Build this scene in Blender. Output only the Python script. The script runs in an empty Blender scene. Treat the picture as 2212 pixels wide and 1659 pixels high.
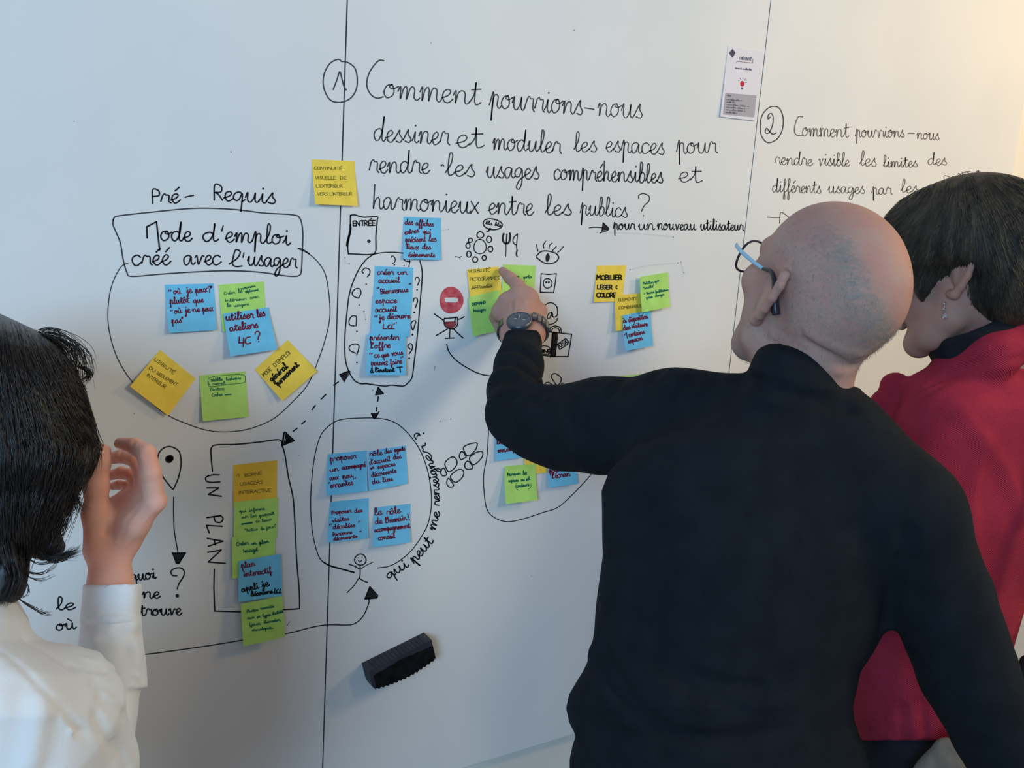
import bpy, math, random
import numpy as np
from mathutils import Vector, Matrix, noise

random.seed(7)
rng = np.random.default_rng(7)
SC = bpy.context.scene
COL = SC.collection

# ------------------------------------------------------------------ camera
F = 1950.0
CX, CY = 1106.0, 829.5
CAMH = 1.62                      # eye height above the floor
D = 1.45                         # perpendicular distance camera -> board face
_d = np.array([386 - CX, 11366 - CY, F]); _d /= np.linalg.norm(_d)
_h = np.array([4198 - CX, 680 - CY, F]); _h -= _d * _h.dot(_d); _h /= np.linalg.norm(_h)
AZ = -_d; AX = _h; AY = np.cross(AZ, AX)
R = np.array([AX, AY, AZ])       # camera space (x right, y down, z forward) -> world
O = np.array([0.0, 0.0, CAMH])

cam_d = bpy.data.cameras.new('camera')
cam = bpy.data.objects.new('camera', cam_d); COL.objects.link(cam)
cam_d.sensor_fit = 'HORIZONTAL'; cam_d.sensor_width = 36.0
cam_d.lens = F / 2212.0 * 36.0
cam_d.shift_x = 0.0
cam_d.clip_start = 0.02
M4 = Matrix.Identity(4)
_cols = [R @ np.array([1, 0, 0]), R @ np.array([0, -1, 0]), R @ np.array([0, 0, -1])]
for _i in range(3):
    for _j in range(3):
        M4[_j][_i] = _cols[_i][_j]
M4.translation = Vector(O)
cam.matrix_world = M4
SC.camera = cam

# ------------------------------------------------------------------ world, lights, exposure
SC.view_settings.view_transform = 'Standard'
SC.view_settings.look = 'None'
SC.view_settings.gamma = 1.0
SC.view_settings.use_curve_mapping = False
SC.view_settings.exposure = 0.0

def lin(c):
    return tuple(((x / 255.0) / 12.92 if x / 255.0 <= 0.04045 else ((x / 255.0 + 0.055) / 1.055) ** 2.4) for x in c[:3])

world = bpy.data.worlds.new('room_air'); SC.world = world
world.use_nodes = True
world.node_tree.nodes['Background'].inputs[0].default_value = (0.70, 0.78, 0.92, 1)
world.node_tree.nodes['Background'].inputs[1].default_value = 0.29

def area(name, loc, target, size, size_y, power, color):
    l = bpy.data.lights.new(name, 'AREA'); l.shape = 'RECTANGLE'
    l.size = size; l.size_y = size_y; l.energy = power; l.color = color
    o = bpy.data.objects.new(name, l); COL.objects.link(o)
    o.location = loc
    o.rotation_euler = (Vector(target) - Vector(loc)).to_track_quat('-Z', 'Y').to_euler()
    return o
# daylight from tall windows to the left, warm ceiling lamps to the upper right
area('daylight_window', (-2.2, -1.6, 2.2), (0.6, 1.45, 1.7), 1.4, 1.4, 104, (0.38, 0.68, 1.0))
area('ceiling_lamp', (2.0, -0.9, 2.62), (1.0, 1.45, 1.1), 0.7, 0.7, 25, (1.0, 0.88, 0.64))
area('ceiling_lamp_warm', (3.4, 0.2, 2.6), (2.5, 1.45, 1.9), 0.4, 0.4, 23.5, (1.0, 0.661, 0.298))

# ------------------------------------------------------------------ helpers
def c2w(P):
    """camera-space metres -> world"""
    return np.asarray(P) @ R.T + O
def P3(px, py, z):
    """camera-space point seen at a pixel, at forward depth z"""
    return np.array([(px - CX) / F * z, (py - CY) / F * z, z])
def wall_pt(px, py, off=0.0):
    r = R @ np.array([(px - CX) / F, (py - CY) / F, 1.0])
    t = (D - off) / r[1]
    return O + r * t
def wall_np(px, py, off=0.0):
    px = np.asarray(px, float); py = np.asarray(py, float)
    r = np.stack([(px - CX) / F, (py - CY) / F, np.ones_like(px)], -1) @ R.T
    t = (D - off) / r[..., 1:2]
    return O + r * t

def new_mat(name, col, rough=0.6, spec=0.3, metal=0.0, sheen=0.0):
    m = bpy.data.materials.new(name); m.use_nodes = True
    b = m.node_tree.nodes['Principled BSDF']
    b.inputs['Base Color'].default_value = (*lin(col), 1)
    b.inputs['Roughness'].default_value = rough
    b.inputs['Specular IOR Level'].default_value = spec
    b.inputs['Metallic'].default_value = metal
    if sheen: b.inputs['Sheen Weight'].default_value = sheen; b.inputs['Sheen Roughness'].default_value = 0.5
    return m
def noisy(m, c1, c2, scale=20, detail=4, bump=0.0, bscale=None, stretch=(1, 1, 1), lo=0.35, hi=0.65, dist=0.001):
    nt = m.node_tree; b = nt.nodes['Principled BSDF']
    tc = nt.nodes.new('ShaderNodeTexCoord'); mp = nt.nodes.new('ShaderNodeMapping')
    mp.inputs['Scale'].default_value = stretch
    nt.links.new(tc.outputs['Object'], mp.inputs[0])
    n = nt.nodes.new('ShaderNodeTexNoise'); n.inputs['Scale'].default_value = scale; n.inputs['Detail'].default_value = detail
    nt.links.new(mp.outputs[0], n.inputs['Vector'])
    r = nt.nodes.new('ShaderNodeValToRGB')
    r.color_ramp.elements[0].color = (*lin(c1), 1); r.color_ramp.elements[1].color = (*lin(c2), 1)
    r.color_ramp.elements[0].position = lo; r.color_ramp.elements[1].position = hi
    nt.links.new(n.outputs[0], r.inputs[0]); nt.links.new(r.outputs[0], b.inputs['Base Color'])
    if bump:
        n2 = nt.nodes.new('ShaderNodeTexNoise'); n2.inputs['Scale'].default_value = bscale or scale * 4; n2.inputs['Detail'].default_value = 3
        nt.links.new(mp.outputs[0], n2.inputs['Vector'])
        bp = nt.nodes.new('ShaderNodeBump'); bp.inputs['Strength'].default_value = bump; bp.inputs['Distance'].default_value = dist
        nt.links.new(n2.outputs[0], bp.inputs['Height']); nt.links.new(bp.outputs[0], b.inputs['Normal'])
    return m

def mesh_obj(name, verts, faces, mat=None, parent=None, smooth=False):
    me = bpy.data.meshes.new(name)
    me.from_pydata([tuple(map(float, v)) for v in verts], [], faces)
    me.update()
    if mat: me.materials.append(mat)
    if smooth: me.polygons.foreach_set('use_smooth', [True] * len(me.polygons))
    o = bpy.data.objects.new(name, me); COL.objects.link(o)
    if parent: o.parent = parent; o.matrix_parent_inverse = parent.matrix_world.inverted()
    return o
def mesh_np(name, V, Q, mat=None, parent=None, smooth=True):
    """fast: V (n,3) floats, Q (m,4) ints"""
    me = bpy.data.meshes.new(name)
    V = np.ascontiguousarray(V, dtype=np.float32); Q = np.ascontiguousarray(Q, dtype=np.int32)
    k = Q.shape[1]
    me.vertices.add(len(V)); me.vertices.foreach_set('co', V.ravel())
    me.loops.add(Q.size); me.loops.foreach_set('vertex_index', Q.ravel())
    me.polygons.add(len(Q))
    me.polygons.foreach_set('loop_start', np.arange(0, Q.size, k, dtype=np.int32))
    me.polygons.foreach_set('loop_total', np.full(len(Q), k, dtype=np.int32))
    me.polygons.foreach_set('use_smooth', np.full(len(Q), smooth))
    me.update(calc_edges=True); me.validate()
    if mat: me.materials.append(mat)
    o = bpy.data.objects.new(name, me); COL.objects.link(o)
    if parent: o.parent = parent; o.matrix_parent_inverse = parent.matrix_world.inverted()
    return o
def empty(name, loc):
    o = bpy.data.objects.new(name, None); COL.objects.link(o)
    o.location = [float(x) for x in loc]; o.empty_display_size = 0.05
    o.matrix_world = Matrix.Translation([float(x) for x in loc])
    return o
def tag(o, label=None, cat=None, group=None, kind=None):
    if label: o['label'] = label
    if cat: o['category'] = cat
    if group: o['group'] = group
    if kind: o['kind'] = kind
    return o
def box(name, lo, hi, mat, parent=None, bevel=0.0):
    x0, y0, z0 = lo; x1, y1, z1 = hi
    v = [(x0, y0, z0), (x1, y0, z0), (x1, y1, z0), (x0, y1, z0), (x0, y0, z1), (x1, y0, z1), (x1, y1, z1), (x0, y1, z1)]
    f = [(0, 3, 2, 1), (4, 5, 6, 7), (0, 1, 5, 4), (1, 2, 6, 5), (2, 3, 7, 6), (3, 0, 4, 7)]
    o = mesh_obj(name, v, f, mat, parent)
    if bevel:
        md = o.modifiers.new('bevel', 'BEVEL'); md.width = bevel; md.segments = 2
    return o

# ------------------------------------------------------------------ marker strokes
def smooth_pts(p, step=2.5):
    p = np.asarray(p, float)
    if len(p) < 3: return p
    out = []
    q = np.vstack([2 * p[0] - p[1], p, 2 * p[-1] - p[-2]])
    if np.allclose(p[0], p[-1]): q[0] = p[-2]; q[-1] = p[1]
    for i in range(1, len(q) - 2):
        a, b, c, d = q[i - 1], q[i], q[i + 1], q[i + 2]
        n = max(1, min(10, int(np.hypot(*(c - b)) / step)))
        for k in range(n):
            t = k / n
            out.append(0.5 * ((2 * b) + (-a + c) * t + (2 * a - 5 * b + 4 * c - d) * t * t + (-a + 3 * b - 3 * c + d) * t ** 3))
    out.append(p[-1])
    return np.array(out)

class Ink:
    """collects flat marker ribbons drawn in picture coordinates of a surface"""
    def __init__(s, surf, off=0.00025):
        s.surf = surf; s.V = []; s.Fc = []; s.n = 0; s.off = off
    def _add(s, pts2, faces):
        s.V.append(np.asarray(pts2, float)); s.Fc += [tuple(i + s.n for i in f) for f in faces]; s.n += len(pts2)
    def dot(s, x, y, r, k=8):
        a = np.arange(k) * 2 * math.pi / k
        s._add(np.stack([x + r * np.cos(a), y + r * np.sin(a)], -1), [tuple(range(k))])
    def blob(s, pts):
        pts = np.asarray(pts, float); c = pts.mean(0)
        k = len(pts); s._add(np.vstack([pts, c]), [(i, (i + 1) % k, k) for i in range(k)])
    def line(s, pts, w=2.2, curve=True, step=2.5):
        p = smooth_pts(pts, step) if curve else np.asarray(pts, float)
        keep = [0]
        for i in range(1, len(p)):
            if np.hypot(*(p[i] - p[keep[-1]])) > 0.25: keep.append(i)
        p = p[keep]
        if len(p) < 2:
            s.dot(p[0][0], p[0][1], w * 0.6); return
        if curve is False:
            for a, b in zip(p[:-1], p[1:]):
                s._rib(np.array([a, b]), w)
                s.dot(b[0], b[1], w / 2, 6)
            s.dot(p[0][0], p[0][1], w / 2, 6)
        else:
            s._rib(p, w); s.dot(p[0][0], p[0][1], w / 2, 6); s.dot(p[-1][0], p[-1][1], w / 2, 6)
    def _rib(s, p, w):
        t = np.gradient(p, axis=0); t /= (np.linalg.norm(t, axis=1, keepdims=True) + 1e-9)
        nrm = np.stack([-t[:, 1], t[:, 0]], -1) * (w / 2)
        n = len(p)
        s._add(np.vstack([p + nrm, p - nrm]), [(i, i + 1, n + i + 1, n + i) for i in range(n - 1)])
    def build(s, name, mat, parent):
        if not s.V: return None
        P = np.vstack(s.V)
        return mesh_obj(name, s.surf(P[:, 0], P[:, 1], s.off), s.Fc, mat, parent)

G = {
'a': ("8,8 5,10 1,8 0,4 2,0 5,1 8,8 8,2 10,0 12,2", 12), 'b': ("0,2 4,10 5,18 3,20 2,16 2,2 5,0 8,3 8,8 5,10 3,8", 10),
'c': ("8,8 5,10 1,8 0,4 2,0 5,0 9,3", 9), 'd': ("8,8 5,10 1,8 0,4 2,0 5,1 8,8 9,20 8,10 8,2 10,0 12,2", 12),
'e': ("0,3 5,5 7,8 5,10 2,8 1,4 3,0 6,0 9,3", 9), 'f': ("0,2 4,10 6,18 4,20 3,15 3,0 2,-8 4,-10 5,-5 4,0 8,2", 8),
'g': ("8,8 5,10 1,8 0,4 2,1 5,2 8,8 8,-4 5,-10 2,-8 5,-2 11,2", 11), 'h': ("1,20 1,0 2,6 5,10 7,8 7,2 9,0 11,2", 11),
'i': ("0,2 2,6 3,10 3,2 5,0 7,2;.3,15", 7), 'j': ("0,2 3,10 3,-5 1,-10 -1,-7 6,2;.3,15", 6),
'k': ("1,20 1,0;7,10 1,4 8,0 10,2", 10), 'l': ("0,2 4,10 5,18 3,20 2,15 2,3 4,0 7,2", 7),
'm': ("0,6 2,10 2,0 4,8 6,10 7,8 7,0 9,8 11,10 13,8 13,2 15,0 17,2", 17), 'n': ("0,6 2,10 2,0 4,8 7,10 9,8 9,2 11,0 13,2", 13),
'o': ("6,10 2,9 0,4 3,0 7,2 8,6 6,10 4,8 7,7 11,9", 11), 'p': ("0,2 3,12 3,-10 3,4 5,10 8,9 8,2 10,0 12,2", 12),
'q': ("8,8 5,10 1,8 0,4 2,1 5,2 8,8 8,-10;8,0 11,2", 11), 'r': ("0,2 2,9 4,11 5,9 8,9 8,2 10,0", 10),
's': ("0,2 5,11 5,7 8,3 6,0 2,1", 9), 't': ("0,2 3,8 4,17 4,2 6,0 9,2;!1,11 8,12", 9),
'u': ("0,5 2,10 2,2 5,0 8,4 9,10 9,2 11,0 13,2", 13), 'v': ("0,8 2,10 4,0 8,10 10,9", 10),
'x': ("!0,10 8,0;!8,10 0,0", 9), 'z': ("!0,10 8,10 0,0 8,0", 9), 'y': ("0,5 2,10 2,2 5,1 8,8 8,-6 4,-10 3,-6 11,2", 11),
"'": ("!2,18 1,13", 4), '-': ("!0,6 6,6", 7), '.': (".1,0", 3), ',': ("!2,1 0,-3", 3), '"': ("!1,17 0,12;!4,17 3,12", 6),
'(': ("4,18 1,12 1,4 4,-3", 5), ')': ("0,18 3,12 3,4 0,-3", 5), '/': ("!0,-2 5,16", 5), '=': ("!0,6 7,7;!0,3 7,4;!6,11 1,-1", 8),
'!': ("!2,18 2,6;.2,0", 4), '?': ("0,13 2,18 6,18 8,14 5,9 4,5 4,4;.4,0", 9), '1': ("!0,8 4,16 4,0", 6), '4': ("!5,18 0,8 8,8;!6,13 6,-3", 9),
'2': ("0,14 4,17 7,13 5,6 1,0 8,1", 9), '+': ("!0,5 6,5;!3,8 3,2", 7),
'A': ("!0,0 5,16 9,0;!2,6 8,6", 10), 'B': ("1,0 1,16 7,14 6,9 1,8 8,6 7,1 1,0", 9), 'C': ("9,14 6,16 1,12 0,6 3,0 9,1", 10),
'D': ("1,0 1,16 7,13 8,6 5,0 1,0", 10), 'E': ("!8,16 1,16 1,0 8,0;!1,8 7,8", 9), 'F': ("!8,16 1,16 1,0;!1,8 6,8", 8),
'G': ("9,14 5,16 0,10 2,1 8,1 9,7 5,7", 10), 'H': ("!1,16 1,0;!8,16 8,0;!1,8 8,8", 10), 'I': ("!1,16 1,0", 4),
'L': ("!1,16 1,0 8,0", 8), 'M': ("!0,0 1,16 5,6 9,16 11,0", 12), 'N': ("!0,0 0,16 8,0 9,16", 10), 'O': ("5,16 1,13 0,7 3,0 8,2 9,10 5,16", 10),
'P': ("1,0 1,16 7,15 7,9 1,8", 9), 'Q': ("5,16 0,10 2,1 8,2 9,10 5,16;!5,5 9,-1", 10), 'R': ("1,0 1,16 7,15 7,9 1,8 4,7 9,0", 10),
'S': ("8,14 4,16 1,13 3,9 7,6 6,1 0,1", 9), 'T': ("!0,16 9,16;!5,16 5,0", 9), 'U': ("0,16 0,4 4,0 8,3 8,16", 10), 'V': ("!0,16 4,0 9,16", 9),
'W': ("!0,16 3,0 6,12 9,0 12,16", 13), 'J': ("7,16 7,2 3,0 0,3", 8), 'Y': ("!0,16 4,8 8,16;!4,8 4,0", 9), 'w': ("0,10 3,0 6,9 9,0 12,10", 13), 'X': ("!0,16 8,0;!8,16 0,0", 9), 'Z': ("!0,16 8,16 0,0 8,0", 9), 'K': ("!1,16 1,0;!8,16 1,8 8,0", 9),
}
ACC = {'é': ('e', "!4,13 8,17"), 'è': ('e', "!3,17 7,13"), 'ê': ('e', "!1,13 4,16 7,13"), 'ô': ('o', "!1,13 4,16 7,13"), 'ù': ('u', "!4,17 8,13"),
       'à': ('a', "!3,17 7,13"), 'É': ('E', "!4,19 8,23")}
for k_, (b_, s_) in ACC.items(): G[k_] = (G[b_][0] + ';' + s_, G[b_][1])

def write(ink, s, x0, y0, x1, y1, xh, w=2.2, slant=0.0, jit=0.04, up=None):
    """handwriting along the baseline (x0,y0)-(x1,y1); xh = x-height in pixels"""
    adv = sum(G[c][1] if c != ' ' else 9 for c in s) - 1.5
    L = math.hypot(x1 - x0, y1 - y0); ux, uy = (x1 - x0) / L, (y1 - y0) / L
    if up is None: vx, vy = uy, -ux
    else: vx, vy = up
    sx = L / adv; sy = xh / 10.0; cur = 0.0
    r = random.Random(hash(tuple(map(ord, s))) & 0xffff)
    for c in s:
        if c == ' ': cur += 9; continue
        body, a = G[c]
        jy = r.uniform(-1, 1) * jit * 10; js = 1 + r.uniform(-1, 1) * jit
        for st in body.split(';'):
            straight = st[0] == '!'; isdot = st[0] == '.'
            st = st.lstrip('!.')
            pts = []
            for q in st.split():
                gx, gy = map(float, q.split(','))
                gx = gx + gy * slant + r.uniform(-.25, .25); gy = gy * js + jy * 0.4 + r.uniform(-.25, .25)
                X = (cur + gx) * sx; Yv = gy * sy
                pts.append((x0 + ux * X + vx * Yv, y0 + uy * X + vy * Yv))
            if isdot: ink.dot(pts[0][0], pts[0][1], w * 0.75)
            else: ink.line(pts, w, curve=not straight, step=max(1.2, xh / 8))
        cur += a
# ------------------------------------------------------------------ setting
m_board = noisy(new_mat('board_enamel', (222, 224, 225), 0.5, 0.14), (222, 225, 226), (230, 231, 230), 3.0, 4, 0.03, 40, dist=0.0005)
m_gap = new_mat('seam_shadow', (60, 62, 64), 0.9, 0.1)
m_wall = noisy(new_mat('wall_paint', (232, 228, 218), 0.75, 0.2), (228, 224, 214), (236, 233, 224), 5, 4, 0.1, 120)
m_floor = noisy(new_mat('floor_vinyl', (120, 118, 112), 0.5, 0.3), (108, 106, 102), (130, 128, 122), 8, 5, 0.05)
m_ceil = new_mat('ceiling_paint', (225, 225, 222), 0.9, 0.1)
TH = 0.018
s1 = wall_pt(739, 350)[0]; s2 = wall_pt(1626, 350)[0]; s3 = wall_pt(2201, 290)[0]
zb = wall_pt(1118, 1622)[2]; ztop = 2.62
wall_back = box('wall_back', (-2.6, D + TH, 0), (4.2, D + TH + 0.12, 2.70), m_wall)
tag(wall_back, kind='structure')
g = 0.0013
xs = [-2.6, s1, s2, s3]
for i in range(3):
    lo = (xs[i] + (g if i else 0), D, zb); hi = (xs[i + 1] - (g if i < 2 else 0), D + TH, ztop)
    box('board_panel', lo, hi, m_board, wall_back)
for x in (s1, s2):
    box('panel_gap', (x - g * 1.2, D + 0.0012, zb + 0.002), (x + g * 1.2, D + TH, ztop - 0.002), m_gap, wall_back)
flo = box('floor', (-2.6, -2.5, -0.1), (4.2, D + TH, 0.0), m_floor); tag(flo, kind='structure')
bb = box('baseboard_back', (-2.6, D + TH - 0.012, 0), (4.2, D + TH, 0.09), m_wall); tag(bb, kind='structure')

# ------------------------------------------------------------------ writing and drawings on the board
m_black = new_mat('marker_black', (34, 37, 42), 0.5, 0.2)
m_grey = new_mat('marker_grey', (62, 66, 72), 0.5, 0.2)
m_light_veil = new_mat('marker_light_veil', (118, 112, 108), 0.6, 0.2)  # marker ink made paler: the bright veil of light is put into its colour
m_red = noisy(new_mat('marker_red', (200, 80, 92), 0.5, 0.2), (186, 62, 78), (222, 118, 126), 60, 5, lo=0.4, hi=0.7)
m_wine = noisy(new_mat('marker_wine', (120, 40, 55), 0.5, 0.2), (110, 34, 48), (160, 80, 90), 90, 4)
m_wred = new_mat('pen_wine_red', (112, 34, 56), 0.6, 0.1)
m_wgreen = new_mat('pen_green', (18, 105, 84), 0.6, 0.1)
m_wpen = new_mat('pen_olive', (124, 110, 46), 0.6, 0.1)
m_wpen2 = new_mat('pen_dark', (112, 100, 46), 0.6, 0.1)
m_wblack = new_mat('pen_black', (26, 28, 30), 0.6, 0.1)

def ell(cx, cy, rx, ry, n=18, a0=-1.7, over=0.3, wob=0.03, rot=0.0):
    p = []
    for i in range(n + 1):
        a = a0 + (2 * math.pi + over) * i / n
        k = 1 + wob * math.sin(3 * a + cx)
        x, y = rx * k * math.cos(a), ry * k * math.sin(a)
        p.append((cx + x * math.cos(rot) - y * math.sin(rot), cy + x * math.sin(rot) + y * math.cos(rot)))
    return p

# ghosts of wiped writing
m_ghost = new_mat('wiped_marker', (212, 215, 217), 0.5, 0.1); m_speck = new_mat('speck', (120, 124, 130), 0.6, 0.1)
k = Ink(wall_np, 0.0001)
for p in [[(1360, 583), (1400, 574), (1465, 568)], [(1471, 566), (1474, 580), (1478, 590)], [(745, 556), (746, 568), (755, 570)], [(1075, 935), (1160, 928)], [(950, 910), (975, 905)], [(1290, 502), (1380, 505), (1455, 512)], [(940, 500), (970, 495)]]:
    k.line(p, 3.0)
k.line([(786, 672), (790, 690)], 4)
k.build('wiped_marks', m_ghost, wall_back)
k = Ink(wall_np, 0.0001)
for x, y, r in [(931, 93, 1.2), (1240, 66, 1.5), (499, 328, 1.8), (160, 262, 1.2), (1020, 612, 1.2), (290, 893, 1.6), (645, 984, 1.2), (1148, 1245, 1.0), (805, 843, 1.6)]: k.dot(x, y, r, 6)
k.line([(620, 1352), (627, 1342)], 1.4); k.line([(940, 790), (938, 800)], 1.2)
tag(k.build('specks', m_speck, wall_back), kind='stuff')

# heading 1
k = Ink(wall_np)
k.line([(731, 128), (714, 136), (702, 155), (698, 178), (703, 200), (715, 217), (735, 221), (755, 214), (768, 197), (772, 175), (768, 150), (757, 138), (745, 133), (738, 133), (731, 128)], 3.0)
k.line([(720, 193), (728, 172), (734, 155), (739, 172), (743, 186), (748, 194)], 3.0)
k.line([(829, 131), (818, 131), (803, 148), (794, 168), (793, 188), (802, 205), (815, 212), (828, 209)], 3.0)
for s, x0, y0, x1, y1, xh in [
    ('omment', 828, 211, 1035, 227, 29), ('pourrions', 1057, 232, 1257, 249, 29), ('-', 1263, 245, 1280, 247, 20), ('nous', 1290, 250, 1386, 256, 29),
    ('dessiner', 808, 304, 968, 313, 26), ('et', 985, 317, 1040, 319, 25), ('moduler', 1064, 323, 1210, 331, 24), ('les', 1240, 327, 1288, 328, 21),
    ('espaces', 1308, 327, 1434, 334, 23), ('pour', 1462, 332, 1547, 331, 23),
    ('rendre', 798, 373, 926, 375, 25), ('les', 962, 378, 1024, 382, 24), ('usages', 1050, 384, 1163, 387, 24), ('compréhensibles', 1197, 388, 1431, 396, 22), ('et', 1466, 392, 1512, 394, 20),
    ('harmonieux', 805, 451, 1032, 462, 26), ('entre', 1055, 462, 1150, 465, 24), ('les', 1178, 464, 1233, 465, 22), ('publics', 1253, 464, 1354, 470, 21)]:
    write(k, s, x0, y0, x1, y1, xh, 2.9 if x0 < 1200 else 2.5)
k.line([(1380, 428), (1380, 422), (1390, 418), (1402, 424), (1402, 434), (1392, 444), (1386, 456)], 2.5); k.dot(1390, 466, 1.6)
k.dot(954, 357, 2.5); k.line([(957, 355), (959, 359)], 2)
tag(k.build('heading_writing', m_grey, wall_back), 'dark grey cursive heading numbered 1')
# heading note with arrow
k = Ink(wall_np)
k.line([(1273, 492), (1286, 491), (1303, 492)], 2.2)
k.blob([(1303, 481), (1315, 494), (1312, 497), (1301, 498)]); k.line([(1303, 481), (1300, 500), (1296, 503)], 2.2); k.line([(1303, 481), (1315, 495), (1297, 503)], 2.2)
for s, x0, y0, x1, y1 in [('pour', 1325, 496, 1371, 496), ('un', 1379, 496, 1413, 496), ('nouveau', 1420, 496, 1502, 497), ('utilisateur', 1513, 497, 1605, 498)]:
    write(k, s, x0, y0, x1, y1, 12.5, 2.4)
k.build('arrow_writing', m_black, wall_back)
# heading 2
k = Ink(wall_np)
k.line([(1677, 230), (1664, 231), (1650, 243), (1643, 262), (1644, 290), (1653, 305), (1664, 308), (1680, 299), (1690, 280), (1692, 256), (1686, 237), (1678, 230)], 2.5)
k.line([(1664, 253), (1659, 257), (1660, 248), (1666, 245), (1670, 252), (1669, 270), (1661, 287), (1653, 286), (1656, 277), (1664, 286), (1670, 290), (1677, 287)], 2.5)
k.build('number_writing', m_grey, wall_back)
k = Ink(wall_np)
k.line([(1734, 252), (1724, 253), (1717, 272), (1717, 287), (1724, 293), (1734, 292)], 2.4)
for s, x0, y0, x1, y1, xh in [('omment', 1733, 294, 1832, 297, 18), ('pourrions', 1848, 296, 1953, 297, 15), ('-', 1962, 294, 1974, 294, 10), ('nous', 1980, 300, 2028, 303, 14),
    ('rendre', 1674, 355, 1754, 358, 15), ('visible', 1768, 357, 1834, 360, 15), ('les', 1857, 357, 1892, 360, 16), ('limites', 1908, 361, 1981, 361, 13), ('des', 2005, 356, 2044, 357, 14),
    ('différents', 1669, 415, 1773, 418, 15), ('usages', 1789, 417, 1867, 418, 14), ('par', 1883, 420, 1925, 420, 14), ('les', 1946, 415, 1982, 417, 14)]:
    write(k, s, x0, y0, x1, y1, xh, 2.1)
k.line([(1658, 469), (1670, 470), (1685, 470)], 2.1); k.line([(1684, 482), (1687, 459), (1701, 467), (1712, 474)], 2.1)
tag(k.build('heading_writing', m_light_veil, wall_back), 'cursive heading numbered 2, greyed by a painted-in veil of light')

# prerequisites block
k = Ink(wall_np)
write(k, 'Pré', 328, 439, 386, 438, 19, 3.4); k.line([(400, 426), (408, 424), (418, 422)], 3.2)
write(k, 'Requis', 460, 432, 593, 440, 21, 3.4)
k.line([(318, 514), (317, 490), (338, 479), (341, 505), (345, 540)], 3.6, curve=False)
write(k, 'ode', 347, 519, 412, 521, 21, 3.5)
write(k, 'd', 439, 521, 468, 521, 20, 3.5); k.line([(482, 488), (479, 499)], 3)
write(k, 'emploi', 486, 522, 624, 529, 21, 3.4)
write(k, 'créé', 286, 573, 366, 571, 21, 3.4); write(k, 'avec', 397, 572, 475, 571, 20, 3.3)
write(k, 'l', 494, 574, 516, 577, 18, 3.3); k.line([(527, 546), (525, 556)], 3); write(k, 'usager', 534, 573, 639, 579, 20, 3.3)
k.build('title_writing', m_black, wall_back)
k = Ink(wall_np)
k.line([(244, 477), (247, 470), (258, 466), (330, 458), (420, 450), (500, 452), (570, 460), (632, 464), (648, 472), (654, 500), (653, 545), (651, 585), (646, 595), (634, 597), (610, 595), (560, 588), (500, 585), (430, 587), (350, 592), (285, 597), (274, 588), (266, 560), (260, 525), (250, 500), (244, 485), (245, 474)], 2.9)
k.line([(277, 568), (262, 576), (247, 602), (237, 635), (233, 680), (237, 720), (250, 765), (268, 800), (290, 830), (325, 868), (363, 897), (400, 914), (445, 929), (490, 933), (540, 926), (590, 905), (632, 868), (664, 832), (685, 785), (702, 735), (712, 690), (712, 650), (706, 605), (698, 582), (683, 562), (665, 547), (644, 537)], 2.2)
k.line([(644, 537), (652, 538), (668, 548)], 3.2)
tag(k.build('frame_drawing', m_grey, wall_back), 'hand-drawn box with a big oval around it')

# entrance door, question marks
k = Ink(wall_np)
k.line([(757, 465), (766, 464), (785, 469), (814, 468), (815, 475), (812, 510), (812, 540), (808, 549)], 3.0)
k.line([(808, 549), (790, 550), (770, 549), (753, 548)], 3.0); k.line([(757, 466), (757, 485), (758, 495), (753, 520), (751, 535), (753, 549)], 3.0)
k.line([(757, 485), (756, 500), (750, 524)], 4.4); k.line([(754, 510), (749, 529), (751, 533)], 3.6)
write(k, 'ENTRÉE', 762, 488, 810, 487, 6.6, 2.8); k.dot(797, 521, 4)
k.line([(809, 549), (825, 546), (850, 545), (874, 547)], 2.4)
k.line([(807, 549), (790, 562), (772, 588), (756, 630), (749, 680), (745, 730), (746, 775), (754, 803), (766, 822), (780, 829), (793, 829), (830, 834), (845, 832), (870, 834), (880, 828), (890, 815), (895, 780), (902, 720), (907, 660), (912, 600), (911, 580), (907, 563)], 2.8)
def qm(pts, dx, dy, w=2.6, r=1.9):
    k.line(pts, w); k.dot(dx, dy, r)
qm([(845, 556), (846, 553), (850, 553), (854, 560), (852, 567), (848, 569)], 852, 572, 2.2)
qm([(872, 559), (876, 564), (884, 565), (886, 562), (884, 572)], 883.5, 575, 2.4); k.dot(873, 574, 1.5)
qm([(785, 590), (782, 586), (789, 579), (798, 582), (799, 590), (794, 598)], 791, 614)
qm([(775, 644), (764, 640), (761, 632), (768, 624), (777, 624), (780, 633), (776, 641), (775, 644)], 776, 659, 2.6, 1.5)
qm([(765, 704), (756, 702), (754, 693), (760, 683), (769, 683), (770, 694), (769, 704)], 771, 716)
qm([(768, 763), (756, 757), (755, 748), (766, 743), (775, 746), (774, 757), (770, 767)], 771, 783)
qm([(897, 605), (897, 601), (903, 599), (906, 606), (902, 616)], 901, 626)
qm([(893, 651), (894, 645), (900, 644), (902, 651), (897, 665)], 895, 675, 2.8, 2.4)
qm([(892, 713), (888, 701), (891, 694), (898, 693), (897, 699), (892, 713)], 891, 723, 2.6, 2.4)
qm([(886, 754), (881, 748), (886, 742), (891, 746), (890, 755), (884, 764)], 884, 774, 2.8, 2.2)
k.build('entrance_drawing', m_black, wall_back)
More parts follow.
